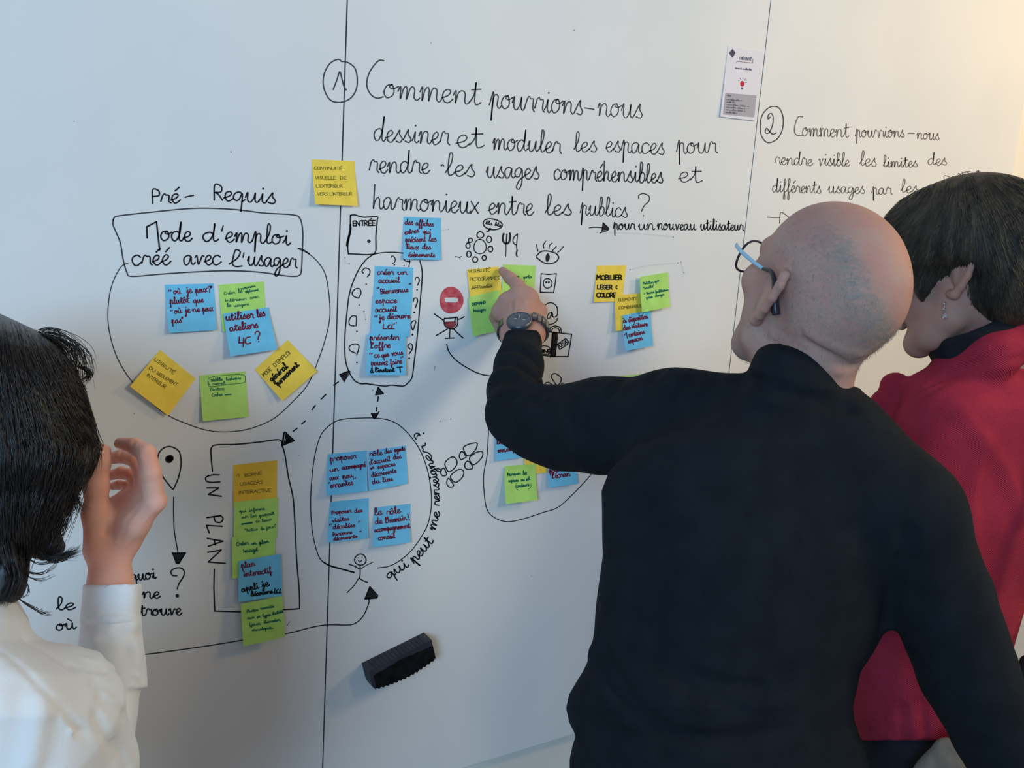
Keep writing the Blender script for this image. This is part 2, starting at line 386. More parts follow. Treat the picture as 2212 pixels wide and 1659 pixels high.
# arrows between bubbles
k = Ink(wall_np)
k.blob([(733, 809), (756, 801), (743, 825), (736, 815)]); k.line([(733, 809), (756, 802), (743, 825)], 2)
for a, b in [((721, 832), (731, 825)), ((694, 862), (704, 852)), ((674, 885), (681, 876)), ((652, 916), (660, 909)), ((633, 932), (642, 925))]:
    k.line([a, b], 3.0)
k.line([(609, 963), (613, 935), (616, 933), (636, 952), (609, 963)], 2.6, curve=False)
for i in range(5): k.line([(614 + i * 3.5, 936 + i * 3.5), (611 + i * 2.5, 960 - i * 0.5)], 2.4)
k.blob([(616, 934), (636, 952), (618, 958)])
k.blob([(817, 836), (822, 843), (829, 851), (811, 853)]); k.line([(817, 836), (811, 853), (829, 851), (817, 836)], 2.2, curve=False)
k.line([(817, 857), (816, 867)], 3); k.line([(814, 880), (813, 888)], 3)
k.blob([(802, 893), (818, 891), (813, 901), (809, 904), (806, 902)]); k.line([(802, 893), (809, 904), (819, 889)], 2.6)
k.build('arrow_drawing', m_black, wall_back)
# pictograms
k = Ink(wall_np)
k.line(ell(1064, 484.5, 21, 11.5, rot=0.15), 2.8); write(k, 'bla bla', 1049, 484, 1083, 490, 4.2, 2.0, jit=0)
k.blob([(1057, 492), (1062, 493), (1056, 501), (1048, 502), (1053, 499)])
k.line(ell(1037, 533, 13.5, 15.5), 2.3)
for x, y, a, b in [(1037.5, 507.5, 7.5, 7), (1016, 519, 4.5, 4.5), (1011, 530.5, 4.5, 6), (1013, 549, 4.8, 6.4), (1026.5, 561, 5.3, 6.2), (1046, 557, 4.5, 5.2), (1059.5, 538, 5.2, 6.2), (1056.5, 517, 5.6, 7)]:
    k.line(ell(x, y, a, b, 12), 2.8)
k.line([(984, 554), (993, 556), (997, 554)], 1.8); k.line([(993, 557), (995, 560)], 1.2)
k.line([(1088, 505), (1086, 516), (1089, 524), (1094, 526), (1099, 524), (1102, 514), (1101, 504)], 4.4); k.line([(1095, 506), (1094, 525)], 3.2)
k.line([(1093, 526), (1093, 540), (1092.5, 554)], 1.9)
k.line([(1118, 506), (1112, 510), (1108, 520), (1112, 528), (1116, 529)], 2.4); k.line([(1118, 505), (1116, 530), (1117, 542)], 2.4); k.line([(1117, 540), (1115.5, 549), (1117, 554)], 3.2)
k.line([(1159, 553), (1168, 544), (1180, 542), (1195, 545), (1203, 549), (1207, 557), (1200, 566), (1185, 570), (1172, 566), (1159, 556)], 2.9)
k.blob(ell(1183, 556.5, 4.6, 9.5, 14, over=0, rot=0.1)[:-1])
for a in [[(1159, 528), (1162, 543)], [(1179, 521), (1174, 529), (1175, 536)], [(1193, 525), (1187, 530), (1186, 537)], [(1202, 532), (1194, 541)], [(1217, 533), (1210, 541), (1205, 545)]]:
    k.line(a, 2.3)
k.line([(1169, 591), (1185, 593), (1202, 591), (1199, 615), (1196, 632), (1167, 631), (1168, 612), (1169, 591)], 2.4, curve=False)
k.line(ell(1183, 612, 9.5, 10.5), 2.4); k.dot(1180, 610, 2.4); k.dot(1185.5, 610, 2.4)
k.line([(1174, 676), (1173, 668), (1180, 657), (1192, 654), (1203, 663), (1204, 680), (1198, 685), (1192, 682), (1192, 674)], 2.4)
k.line([(1191, 675), (1185, 678), (1182, 686), (1187, 688), (1193, 675), (1194, 684)], 2.3)
k.line([(1171, 692), (1178, 700), (1192, 700), (1202, 694), (1204, 688)], 2.3)
k.line([(1188, 717), (1189, 708), (1200, 704), (1210, 708), (1213, 718)], 2.4); k.line([(1192, 717), (1193, 711), (1200, 708), (1207, 711), (1209, 718)], 2.2)
k.line([(1165, 718), (1188, 717), (1235, 722), (1232, 742), (1227, 770), (1196, 770), (1166, 767)], 2.6, curve=False)
for i in range(6): k.line([(1193 + i * 1.9, 719), (1190 + i * 1.8, 770)], 2.6 if i % 2 else 2.0)
k.line([(1189, 772), (1194, 720)], 2.4); k.line([(1200, 768), (1205, 722)], 2.0)
k.line([(1204, 744), (1222, 731), (1228, 738), (1226, 744), (1209, 755), (1204, 744)], 2.5, curve=False); write(k, 'USA', 1210, 750, 1226, 741, 4.6, 2.0, jit=0)
k.line([(1168, 750), (1174, 747), (1182, 748), (1188, 752), (1188, 760), (1184, 766), (1176, 765), (1168, 766)], 2.2); write(k, 'HINE', 1166, 762, 1188, 763, 4.6, 2.2, jit=0)
k.dot(1169, 777, 1.8)
k.line([(1194, 808), (1203, 808), (1213, 819), (1204, 832), (1192, 816), (1194, 808)], 2.4)
k.line([(1178, 838), (1178, 828), (1185, 826), (1195, 833), (1200, 842)], 2.4); k.line([(1208, 842), (1212, 830), (1217, 828), (1219, 842)], 2.4)
k.build('pictogram_drawing', m_black, wall_back)
# no-entry disc, glass figure
k = Ink(wall_np, 0.0002)
outer = ell(975, 648.5, 26, 29, 30, a0=0, over=0, wob=0.02); inner = []
for i in range(31):
    a = 2 * math.pi * i / 30; ca, sa = math.cos(a), math.sin(a)
    t = min(14.0 / max(abs(ca), 1e-6), 5.2 / max(abs(sa), 1e-6)); inner.append((975 + ca * t, 648 + sa * t))
P_ = outer[:30] + inner[:30]
k._add(np.array(P_), [(i, (i + 1) % 30, 30 + (i + 1) % 30, 30 + i) for i in range(30)])
tag(k.build('no_entry_drawing', m_red, wall_back), 'red felt disc with white bar')
k = Ink(wall_np, 0.0002); k.blob([(960, 695), (986, 694), (985, 703), (978, 709), (968, 708), (961, 702)]); k.build('wine_drawing', m_wine, wall_back)
k = Ink(wall_np)
k.line([(961, 688), (975, 687), (983, 686), (988, 686), (988, 702), (980, 710), (968, 709), (961, 703), (959, 692), (961, 687)], 2.8)
k.line([(984, 686), (982, 695)], 2.8); k.line([(938, 678), (948, 685), (957, 691)], 2.8); k.line([(990, 690), (996, 688), (1003, 684)], 2.6)
k.line([(942, 725), (954, 718), (966, 711)], 2.8); k.line([(979, 710), (988, 719), (1000, 730)], 2.8)
k.line([(972, 710), (971, 731)], 2.6); k.line([(962, 731), (981, 730)], 2.6)
k.line([(965, 744), (970, 760), (985, 778), (1010, 795), (1035, 807), (1060, 812), (1085, 813)], 2.6)
k.build('figure_drawing', m_black, wall_back)
# footprints
k = Ink(wall_np)
for p in [[(1001, 968), (1012, 960), (1025, 957), (1031, 958), (1027, 972), (1011, 985), (1001, 968)], [(998, 975), (992, 985), (996, 993), (1002, 990), (1007, 987), (998, 975)],
          [(1014, 990), (1026, 979), (1038, 975), (1043, 978), (1040, 990), (1023, 1004), (1014, 990)], [(1011, 996), (1004, 1003), (1006, 1012), (1013, 1014), (1022, 1010), (1011, 996)],
          [(961, 1003), (968, 992), (979, 987), (987, 995), (985, 1007), (970, 1019), (961, 1003)], [(958, 1011), (952, 1020), (956, 1028), (965, 1025), (958, 1011)],
          [(973, 1030), (985, 1017), (996, 1014), (1002, 1020), (998, 1032), (984, 1042), (973, 1030)], [(969, 1033), (965, 1044), (971, 1052), (980, 1049), (969, 1033)]]:
    k.line(p, 2.6)
k.build('footprint_drawing', m_black, wall_back)
# helper bubble and curved writing
k = Ink(wall_np)
k.line([(765, 1236), (740, 1229), (712, 1221), (697, 1213), (686, 1195), (675, 1150), (671, 1090), (674, 1030), (680, 985), (689, 950), (700, 930), (722, 912), (745, 905), (780, 903), (810, 903), (838, 907), (860, 917), (883, 938), (906, 970), (922, 1010), (930, 1050), (932, 1090), (925, 1130), (910, 1160), (888, 1190), (862, 1212), (840, 1223), (815, 1227)], 2.1)
k.line([(765, 1237), (740, 1230), (712, 1222), (697, 1213)], 3.0)
k.line(ell(778.5, 1209, 12.5, 12), 2.6); k.dot(774, 1205, 1.2); k.dot(782, 1204, 1.2); k.line([(774, 1210), (777, 1214), (782, 1210)], 2.2)
k.line([(778, 1221), (778, 1240), (776, 1250)], 2.4); k.line([(754, 1219), (766, 1223), (778, 1230)], 2.4); k.line([(778, 1230), (790, 1222), (806, 1214)], 1.8)
k.line([(775, 1249), (764, 1266), (750, 1280)], 2.2); k.line([(776, 1249), (784, 1254), (794, 1258)], 2.6)
k.blob([(799, 1267), (817, 1290), (812, 1293), (788, 1294)]); k.line([(799, 1267), (788, 1294), (814, 1292), (816, 1286), (799, 1267)], 2.4, curve=False)
k.line([(797, 1292), (796, 1305), (785, 1330), (770, 1345), (752, 1350), (705, 1350), (670, 1356), (617, 1369), (524, 1383), (450, 1395), (380, 1405), (317, 1413), (240, 1418)], 2.4)
k.build('helper_drawing', m_black, wall_back)
k = Ink(wall_np)
write(k, 'qui', 840, 1251, 882, 1224, 12, 3.0); write(k, 'peut', 896, 1218, 936, 1171, 12.5, 3.0)
write(k, 'me', 940, 1146, 950, 1108, 11, 3.0)
write(k, 'rens', 950, 1092, 948, 1044, 10.5, 2.8); write(k, 'eign', 948, 1042, 936, 997, 10.5, 2.8); write(k, 'er', 935, 994, 920, 960, 10.5, 2.8)
k.line([(899, 949), (895, 942), (897, 937), (905, 936), (907, 941)], 2.6); k.line([(905, 937), (900, 945)], 2.4); k.dot(915, 936, 2.2)
k.build('curved_writing', m_black, wall_back)
# bubble behind the arm
k = Ink(wall_np)
k.line([(1140, 880), (1075, 895), (1057, 915), (1055, 940), (1052, 985), (1045, 1025), (1046, 1065), (1052, 1100), (1068, 1118), (1095, 1127), (1130, 1121), (1170, 1108), (1205, 1096), (1235, 1070), (1262, 1042), (1290, 1010)], 2.0)
k.build('bubble_drawing', m_black, wall_back)
# plan frame
k = Ink(wall_np)
k.line([(459, 1018), (456, 985), (457, 967), (468, 961), (510, 960), (560, 955), (603, 950), (610, 964), (616, 985), (623, 1030), (633, 1075), (637, 1130), (641, 1210), (646, 1270), (647, 1310), (643, 1315), (612, 1317)], 3.0)
k.line([(463, 1230), (462, 1270), (464, 1320), (522, 1322)], 3.0, curve=False)
def cap(pts, w=3.2): k.line(pts, w, curve=False)
k.line([(474, 1026), (458, 1026), (445, 1031), (446, 1039), (457, 1042), (475, 1041)], 3.2)
cap([(447, 1054), (473, 1054), (450, 1068), (478, 1072)]); cap([(447, 1118), (476, 1114)])
k.line([(462, 1116), (466, 1127), (477, 1128), (482, 1120), (476, 1113)], 3.2); cap([(447, 1118), (470, 1115)])
cap([(480, 1137), (446, 1135), (452, 1151)]); cap([(448, 1163), (482, 1169), (450, 1180)]); cap([(463, 1166), (465, 1177)]); cap([(449, 1193), (478, 1188), (450, 1214), (487, 1217)])
k.line([(372, 1056), (350, 1027), (341, 1003), (343, 980), (355, 967), (370, 965), (385, 973), (390, 985), (391, 1005), (386, 1030), (378, 1050), (374, 1057)], 3.0)
k.dot(365, 992, 8.5, 12); k.dot(368, 990, 7.5, 12)
k.line([(375, 1074), (375, 1110), (377, 1150), (385, 1196)], 2.4)
k.blob([(373, 1194), (401, 1194), (392, 1209), (386, 1218), (381, 1216)]); k.line([(372, 1193), (381, 1217), (387, 1217), (401, 1194), (373, 1195)], 2.4, curve=False)
k.line([(382, 1244), (373, 1243), (369, 1235), (377, 1228), (390, 1227), (398, 1234), (396, 1246), (387, 1260), (383, 1272)], 3.0); k.dot(383, 1287, 4.2)
for s, x0, y0, x1, y1 in [('quoi', 284, 1255, 336, 1250), ('ne', 308, 1292, 344, 1292), ('trouve', 302, 1330, 391, 1328), ('le', 122, 1318, 160, 1316), ('où', 122, 1362, 162, 1358)]:
    write(k, s, x0, y0, x1, y1, 13.5, 3.2)
k.build('plan_drawing', m_black, wall_back)

# ------------------------------------------------------------------ sticky notes
NC = {'blue': (116, 200, 238), 'green': (182, 230, 120), 'yellow': (248, 216, 88), 'orange': (240, 196, 70)}
NM = {n: noisy(new_mat('paper_' + n, c, 0.8, 0.1), tuple(x * 0.97 for x in c), tuple(min(255, x * 1.02) for x in c), 40, 3, 0.05, 600, dist=0.0003) for n, c in NC.items()}
class Quad:
    """curled paper stuck to the board by its upper strip"""
    def __init__(s, c, l0, lift, curl=0.0):
        s.c = np.array(c, float); s.l0 = l0; s.lift = lift; s.curl = curl
        TL, TR, BR, BL = s.c
        s.w = [wall_pt(*TL, l0), wall_pt(*TR, l0), wall_pt(*BR, l0 + lift * 0.8), wall_pt(*BL, l0 + lift)]
    def uv(s, px, py):
        TL, TR, BR, BL = s.c
        P = np.stack([np.asarray(px, float), np.asarray(py, float)], -1)
        u = np.full(P.shape[:-1], 0.5); v = u.copy()
        for _ in range(12):
            U = u[..., None]; Vv = v[..., None]
            Q = (1 - Vv) * ((1 - U) * TL + U * TR) + Vv * ((1 - U) * BL + U * BR) - P
            du = (1 - Vv) * (TR - TL) + Vv * (BR - BL); dv = (1 - U) * (BL - TL) + U * (BR - TR)
            det = du[..., 0] * dv[..., 1] - du[..., 1] * dv[..., 0]
            u = u - (Q[..., 0] * dv[..., 1] - Q[..., 1] * dv[..., 0]) / det
            v = v - (du[..., 0] * Q[..., 1] - du[..., 1] * Q[..., 0]) / det
        return u, v
    def pos(s, u, v, off=0.0):
        A, B, Cc, Dd = s.w
        u = np.asarray(u, float); v = np.asarray(v, float)
        U = u[..., None]; Vv = v[..., None]
        p = (1 - Vv) * ((1 - U) * A + U * B) + Vv * ((1 - U) * Dd + U * Cc)
        flat = s.l0 + s.lift * v * (1 - 0.2 * u)
        t = np.clip((v - 0.12) / 0.88, 0, 1.2)
        want = s.l0 + s.lift * (1 - 0.2 * u) * t ** 1.35 + s.curl * u * t * t
        p[..., 1] = D - want - off
        return p
    def surf(s, px, py, off=0.0):
        return s.pos(*s.uv(px, py), off=off + 0.0003)

def sticky(color, corners, lines, label, l0=0.0004, lift=0.007, extra=None, pen=None, curl=0.0):
    q = Quad(corners, l0, lift, curl)
    n = 9
    u, v = np.meshgrid(np.linspace(0, 1, n), np.linspace(0, 1, n))
    F_ = q.pos(u.ravel(), v.ravel(), 0.00012); B_ = q.pos(u.ravel(), v.ravel(), -0.00012)
    fc = []
    N = n * n
    for i in range(n - 1):
        for j in range(n - 1):
            a = i * n + j
            fc.append((a, a + n, a + n + 1, a + 1)); fc.append((N + a, N + a + 1, N + a + n + 1, N + a + n))
    rim = [j for j in range(n)] + [i * n + n - 1 for i in range(1, n)] + [N - 1 - j for j in range(1, n)] + [i * n for i in range(n - 2, 0, -1)]
    for a, b in zip(rim, rim[1:] + rim[:1]): fc.append((a, b, N + b, N + a))
    o = mesh_obj('sticky_note', np.vstack([F_, B_]), fc, NM[color], None, smooth=False)
    tag(o, label, 'sticky note', 'sticky notes on the whiteboard')
    inks = {}
    for ln in lines:
        s, x0, y0, x1, y1, xh = ln[:6]
        col, w = (ln[6], ln[7]) if len(ln) > 6 else pen
        if col not in inks: inks[col] = Ink(q.surf, 0.0002)
        write(inks[col], s, x0, y0, x1, y1, xh, w)
    if extra: extra(inks)
    for col, kk in inks.items(): kk.build('handwriting', col, o)
    return o
RD = (m_wred, 2.1); GR = (m_wgreen, 1.2); PN = (m_wpen, 1.1); PD = (m_wpen2, 1.05); BK = (m_wblack, 2.6)
sticky('blue', [(356, 615), (462, 612), (468, 713), (365, 719)],
       [('"', 364, 636, 370, 636, 6), ('où', 375, 635, 390, 634, 7), ('je', 403, 634, 414, 632, 8), ('peux', 422, 633, 447, 630, 7.5), ('?"', 450, 631, 459, 630, 7),
        ('plutôt', 367, 657, 408, 654, 8), ('que', 418, 655, 439, 653, 7), ('"', 368, 678, 373, 678, 5), ('où', 377, 678, 392, 676, 7), ('je', 400, 676, 410, 675, 8), ('ne', 415, 674, 431, 673, 6.5), ('peux', 437, 673, 460, 671, 7), ('pas"', 371, 699, 396, 696, 7)],
       'blue sticky note reading "où je peux? plutôt que où je ne peux pas"', pen=RD)
sticky('green', [(472, 615), (570, 608), (576, 705), (481, 717)],
       [('nouveau', 520, 626, 551, 619, 3.2), ('Créer', 484, 637, 507, 634, 4), ('le', 515, 633, 523, 631, 5), ('règlement', 529, 632, 558, 628, 3.2), ('Intérieur', 487, 652, 531, 648, 4), ('avec', 540, 646, 558, 643, 4), ('les', 491, 663, 499, 662, 4.5), ('usagers', 505, 663, 537, 659, 4)],
       'green sticky note half covered by the tilted blue "ateliers" note in the oval', pen=GR, lift=0.002)
sticky('blue', [(482, 678), (580, 664), (599, 755), (498, 770)],
       [('utiliser', 488, 693, 547, 687, 9), ('les', 556, 686, 573, 682, 9), ('ateliers', 497, 716, 557, 708, 8.5)],
       'blue sticky note reading "utiliser les ateliers 4C ?", tilted, in the big oval', l0=0.0028, lift=0.010,
       extra=lambda d: ([d[m_wred].line(p, 2.8, curve=c) for p, c in [([(517, 728), (516, 741), (527, 740)], False), ([(526, 730), (525, 749)], False), ([(540, 728), (532, 730), (529, 738), (533, 743), (541, 741)], True), ([(551, 722), (551, 718), (558, 716), (561, 721), (558, 728), (557, 733)], True)]], d[m_wred].dot(558.5, 738, 1.8)), pen=(m_wred, 2.7))
sticky('yellow', [(346, 756), (423, 818), (363, 898), (281, 835)],
       [('LISIBILITÉ', 332, 778, 374, 808, 4.3), ('DU', 321, 797, 333, 805, 4.3), ('REGLEMENT', 337, 808, 380, 834, 4.2), ('INTERIEUR', 316, 812, 355, 839, 4.2)],
       'yellow sticky note turned like a diamond, reading "lisibilité du règlement intérieur"', pen=PD, lift=0.009)
sticky('green', [(431, 811), (530, 802), (537, 900), (438, 910)],
       [('Webble', 456, 825, 480, 822, 4), ('ludique', 488, 822, 520, 819, 4), ('revel.', 459, 832, 487, 830, 3.5), ('Pictos', 454, 845, 484, 842, 4), ('Codes', 458, 857, 480, 855, 4)],
       'green sticky note with a ringed line of writing, bottom of the big oval', pen=GR,
       extra=lambda d: (d[m_wgreen].line([(453, 832), (449, 822), (454, 815), (480, 811), (515, 809), (528, 811), (530, 820), (526, 827), (490, 831), (455, 835), (449, 828)], 1.1), d[m_wgreen].line([(486, 853), (499, 852)], 2.4)))
sticky('yellow', [(550, 798), (622, 734), (685, 802), (610, 866)],
       [('MODE', 571, 814, 587, 799, 5), ("D'EMPLOI", 594, 793, 628, 763, 5), ('général', 588, 825, 622, 794, 7.5, m_wblack, 2.7), ('permanent', 601, 834, 646, 790, 7, m_wblack, 2.7)],
       'yellow sticky note turned like a diamond with bold black "général permanent"', pen=(m_wpen2, 1.4), lift=0.008)
sticky('yellow', [(674, 344), (766, 348), (773, 445), (681, 441)],
       [('CONTINUITÉ', 679, 366, 738, 367, 4), ('VISUELLE', 682, 387, 725, 387, 4), ('DE', 735, 387, 748, 387, 4), ("L'EXTERIEUR", 683, 405, 740, 405, 4), ('VERS', 686, 422, 708, 422, 4), ("L'INTERIEUR", 712, 422, 760, 422, 4)],
       'yellow sticky note alone over the panel seam, reading "continuité visuelle de l\'extérieur"', pen=PN, lift=0.011)
sticky('blue', [(872, 468), (953, 471), (953, 562), (872, 559)],
       [('des', 875, 485, 892, 485, 6.5), ('affiches', 898, 487, 936, 489, 6.5), ('extres', 875, 507, 905, 502, 6.5), ('qui', 913, 504, 930, 506, 6.5), ('précisent', 876, 523, 919, 522, 6.5), ('les', 926, 521, 942, 522, 7), ('lieux', 878, 538, 903, 539, 6.5), ('des', 912, 538, 930, 539, 6.5), ('évènements', 882, 555, 939, 555, 6)],
       'blue sticky note reading "des affiches", right of the drawn entrance door', pen=(m_wred, 2.0), lift=0.006)
sticky('blue', [(810, 575), (893, 578), (889, 668), (806, 662)],
       [('créer', 815, 593, 849, 593, 6.5), ('un', 858, 593, 879, 593, 6.5), ('accueil', 818, 611, 862, 610, 6.5), ('"', 814, 629, 818, 629, 5), ('Bienvenue', 822, 635, 881, 630, 6.5), ('"', 884, 620, 888, 620, 5)],
       'blue sticky note reading "créer un accueil Bienvenue", topmost of three in the narrow bubble', pen=(m_wred, 2.1), lift=0.0012)
sticky('blue', [(806, 639), (890, 643), (885, 728), (802, 722)],
       [('espace', 811, 655, 856, 654, 6.5), ('accueil', 811, 674, 856, 673, 6.5), ('"', 809, 690, 815, 690, 5), ('je', 819, 691, 830, 690, 7), ('découvre', 837, 689, 886, 687, 6.5), ('"', 853, 706, 860, 703, 5)],
       'blue sticky note reading "espace accueil je découvre", middle of three in the narrow bubble', pen=(m_wred, 2.1), l0=0.0022, lift=0.0014,
       extra=lambda d: [d[m_wred].line(p, 2.4, curve=False) for p in [[(828, 700), (827, 710), (835, 710)], [(842, 701), (837, 705), (838, 710), (843, 710)], [(847, 700), (845, 710), (851, 710)]]])
sticky('blue', [(796, 720), (878, 726), (877, 811), (791, 810)],
       [('présenter', 799, 735, 861, 734, 7), ("l'offre", 801, 753, 843, 751, 7), ('"', 799, 771, 805, 771, 5), ('ce', 809, 773, 820, 772, 6.5), ('que', 825, 773, 840, 770, 6.5), ('vous', 846, 769, 871, 766, 6.5), ('pouvez', 802, 790, 837, 788, 6.5), ('faire', 843, 788, 868, 785, 6.5), ('"', 868, 779, 874, 777, 5),
        ('à', 800, 805, 806, 805, 5.5, m_wblack, 2.4), ("l'instant", 810, 804, 851, 803, 5.5, m_wblack, 2.4), ('T', 858, 805, 868, 804, 7, m_wblack, 2.6)],
       'blue sticky note reading "présenter l\'offre", lowest of three in the narrow bubble', pen=(m_wred, 2.1), l0=0.005, lift=0.009)
sticky('green', [(1087, 571), (1158, 574), (1152, 655), (1083, 650)],
       [('visibles', 1094, 600, 1121, 599, 3.6), ('par', 1131, 602, 1141, 600, 3.8), ('le', 1143, 602, 1149, 600, 4)],
       'green sticky note partly hidden behind the pointing finger, under the drawn eye', pen=GR, lift=0.003)
sticky('yellow', [(1009, 582), (1077, 576), (1087, 654), (1016, 652)],
       [('VISIBILITÉ', 1012, 589, 1058, 586, 3.8), ('PICTOGRAMMES', 1015, 607, 1078, 604, 4.8), ('AFFICHES', 1019, 625, 1063, 620, 4.3)],
       'yellow sticky note reading "visibilité pictogrammes", touched by the pointing finger', pen=PD, l0=0.001, lift=0.002,
       extra=lambda d: (d[m_wpen2].line([(1018, 624), (1035, 620), (1063, 617)], 1.4), d[m_wpen2].line([(1040, 622), (1062, 619)], 1.8)))
sticky('green', [(1013, 642), (1080, 626), (1090, 711), (1022, 727)],
       [('DEMAND', 1021, 661, 1050, 656, 3.8), ('Images', 1024, 674, 1050, 671, 4)],
       'green sticky note reading "demand images", left of the wristwatch', pen=(m_wgreen, 1.7), l0=0.0035, lift=0.013)
sticky('yellow', [(1289, 574), (1353, 573), (1344, 651), (1283, 653)],
       [('MOBILIER', 1289, 604, 1343, 604, 6, m_wblack, 2.6), ('LEGER', 1290, 624, 1322, 625, 5.6, m_wblack, 2.6), ('COLORE', 1289, 642, 1330, 642, 5.8, m_wblack, 2.6)],
       'yellow sticky note with bold black capitals "MOBILIER LEGER COLORE"', pen=BK, lift=0.004,
       extra=lambda d: d[m_wblack].line([(1333, 617), (1330, 620), (1333, 624)], 2.4))
sticky('yellow', [(1329, 638), (1391, 633), (1391, 709), (1330, 715)],
       [('ELEMENTS', 1336, 651, 1375, 648, 4), ('COMBINABLE', 1337, 668, 1386, 664, 4)],
       'yellow sticky note with thin olive capitals "ELEMENTS COMBINABLE" between its neighbours', pen=PN, l0=0.0048, lift=0.004)
sticky('blue', [(1345, 681), (1406, 671), (1411, 747), (1352, 758)],
       [('à', 1348, 698, 1354, 696, 6), ('disposition', 1359, 696, 1400, 688, 6), ('des', 1348, 714, 1363, 711, 6), ('visiteurs', 1366, 710, 1400, 704, 6), ('certains', 1360, 728, 1393, 721, 6), ('espaces', 1358, 742, 1388, 734, 6)],
       'blue sticky note reading "à disposition des visiteurs / certains espaces"', pen=(m_wred, 2.0), l0=0.0095, lift=0.011,
       extra=lambda d: (d[m_wred].line([(1350, 724), (1353, 720)], 1.8), d[m_wred].line([(1354, 719), (1356, 731)], 2)))
sticky('green', [(1383, 598), (1443, 588), (1447, 663), (1387, 675)],
       [('Mobilier', 1390, 615, 1412, 612, 3.2), ('que', 1415, 611, 1424, 608, 3.2), ('"invite"', 1391, 626, 1414, 620, 3.4), ('-', 1392, 637, 1395, 636, 3), ('Besoin', 1398, 636, 1414, 633, 3.2), ('facilitateur', 1417, 633, 1444, 628, 3.2), ('prise', 1397, 646, 1410, 643, 3.2), ('charger', 1416, 642, 1435, 638, 3.2)],
       'green sticky note highest on the right of the "MOBILIER" cluster', pen=(m_wgreen, 1.3), l0=0.010, lift=0.010)
sticky('blue', [(708, 981), (793, 973), (794, 1061), (705, 1071)],
       [('proposer', 713, 997, 769, 990, 7), ('un', 713, 1020, 731, 1017, 6), ('accompagné', 739, 1015, 790, 1008, 6), ('aux', 713, 1038, 731, 1035, 6), ('peu.', 740, 1035, 763, 1030, 6), ('"', 711, 1049, 715, 1048, 4), ('errantes', 714, 1055, 762, 1047, 7), ('"', 765, 1041, 771, 1039, 5)],
       'blue sticky note reading "proposer un accompagné", upper left in the helper bubble', pen=(m_wred, 2.0))
sticky('blue', [(796, 975), (877, 962), (881, 1045), (798, 1060)],
       [('rôle', 799, 986, 825, 983, 6.5), ('des', 831, 980, 846, 978, 6), ('agents', 852, 977, 875, 973, 5.5), ("d'accueil", 799, 1004, 843, 996, 6), ('des', 850, 993, 867, 990, 6), ('=', 801, 1015, 808, 1014, 6), ('espaces', 816, 1013, 854, 1006, 5.5), ('découverte', 803, 1031, 856, 1021, 6), ('du', 805, 1046, 820, 1043, 6), ('lieu', 827, 1042, 848, 1038, 6)],
       'blue sticky note reading "rôle des agents d\'accueil", upper right in the helper bubble', pen=(m_wred, 1.9))
sticky('blue', [(713, 1084), (797, 1076), (796, 1163), (708, 1172)],
       [('Proposer', 717, 1112, 758, 1107, 5), ('des', 766, 1108, 783, 1106, 5), ('visites', 718, 1129, 754, 1124, 5), ('"', 713, 1139, 718, 1138, 4), ('décalées', 720, 1143, 767, 1138, 5), ('"', 776, 1133, 781, 1131, 4), ('Parcours', 719, 1158, 760, 1153, 4.6), ('"', 778, 1154, 782, 1153, 4), ('découverte', 720, 1168, 771, 1161, 4)],
       'blue sticky note reading "Proposer des visites décalées", lower left in the helper bubble', pen=(m_wred, 2.0))
sticky('blue', [(808, 1096), (887, 1088), (887, 1172), (807, 1182)],
       [('le', 810, 1114, 825, 1112, 8), ('rôle', 836, 1113, 865, 1108, 8), ('de', 812, 1133, 826, 1131, 7), ("l'humain", 833, 1131, 879, 1124, 7), ('!', 881, 1124, 885, 1123, 7), ('accompagnement', 810, 1150, 886, 1140, 6), ('conseil', 818, 1167, 853, 1162, 6)],
       'blue sticky note reading "le rôle de l\'humain ! accompagnement conseil"', pen=(m_wred, 2.1), lift=0.010)
sticky('orange', [(504, 1005), (599, 994), (598, 1085), (504, 1097)],
       [('1', 511, 1031, 517, 1030, 4), ('BORNE', 528, 1030, 565, 1025, 4.2), ('USAGERS', 519, 1049, 567, 1044, 4.2), ('INTERACTIVE', 516, 1067, 585, 1062, 4.2)],
       'orange-yellow sticky note reading "1 borne usagers interactive", top of the plan column', pen=PD, lift=0.0015)
sticky('green', [(506, 1084), (601, 1075), (598, 1162), (505, 1172)],
       [('qui', 517, 1107, 531, 1106, 4.2), ('informe', 538, 1106, 571, 1101, 4), ('sur', 522, 1120, 535, 1118, 4), ('les', 541, 1118, 554, 1116, 4), ('proposit', 560, 1117, 592, 1111, 4), ('de', 552, 1129, 560, 1128, 4), ('lieux', 566, 1128, 586, 1124, 4), ('"Actus', 529, 1149, 556, 1145, 4), ('du', 563, 1145, 571, 1144, 4), ('jour"', 575, 1143, 597, 1139, 4)],
       'green sticky note second from top of the plan column, with a struck-out word', pen=GR, l0=0.0024, lift=0.0015,
       extra=lambda d: d[m_wgreen].line([(522, 1132), (544, 1129)], 3.2))
sticky('green', [(501, 1161), (595, 1150), (593, 1240), (502, 1250)],
       [('Créer', 511, 1179, 536, 1176, 4.6), ('un', 542, 1177, 553, 1176, 4.4), ('plan', 560, 1176, 580, 1172, 4.4), ('Imagé', 526, 1194, 556, 1190, 4.6)],
       'green sticky note reading "Créer un plan Imagé", third of the plan column', pen=(m_wgreen, 1.7), l0=0.0046, lift=0.002)
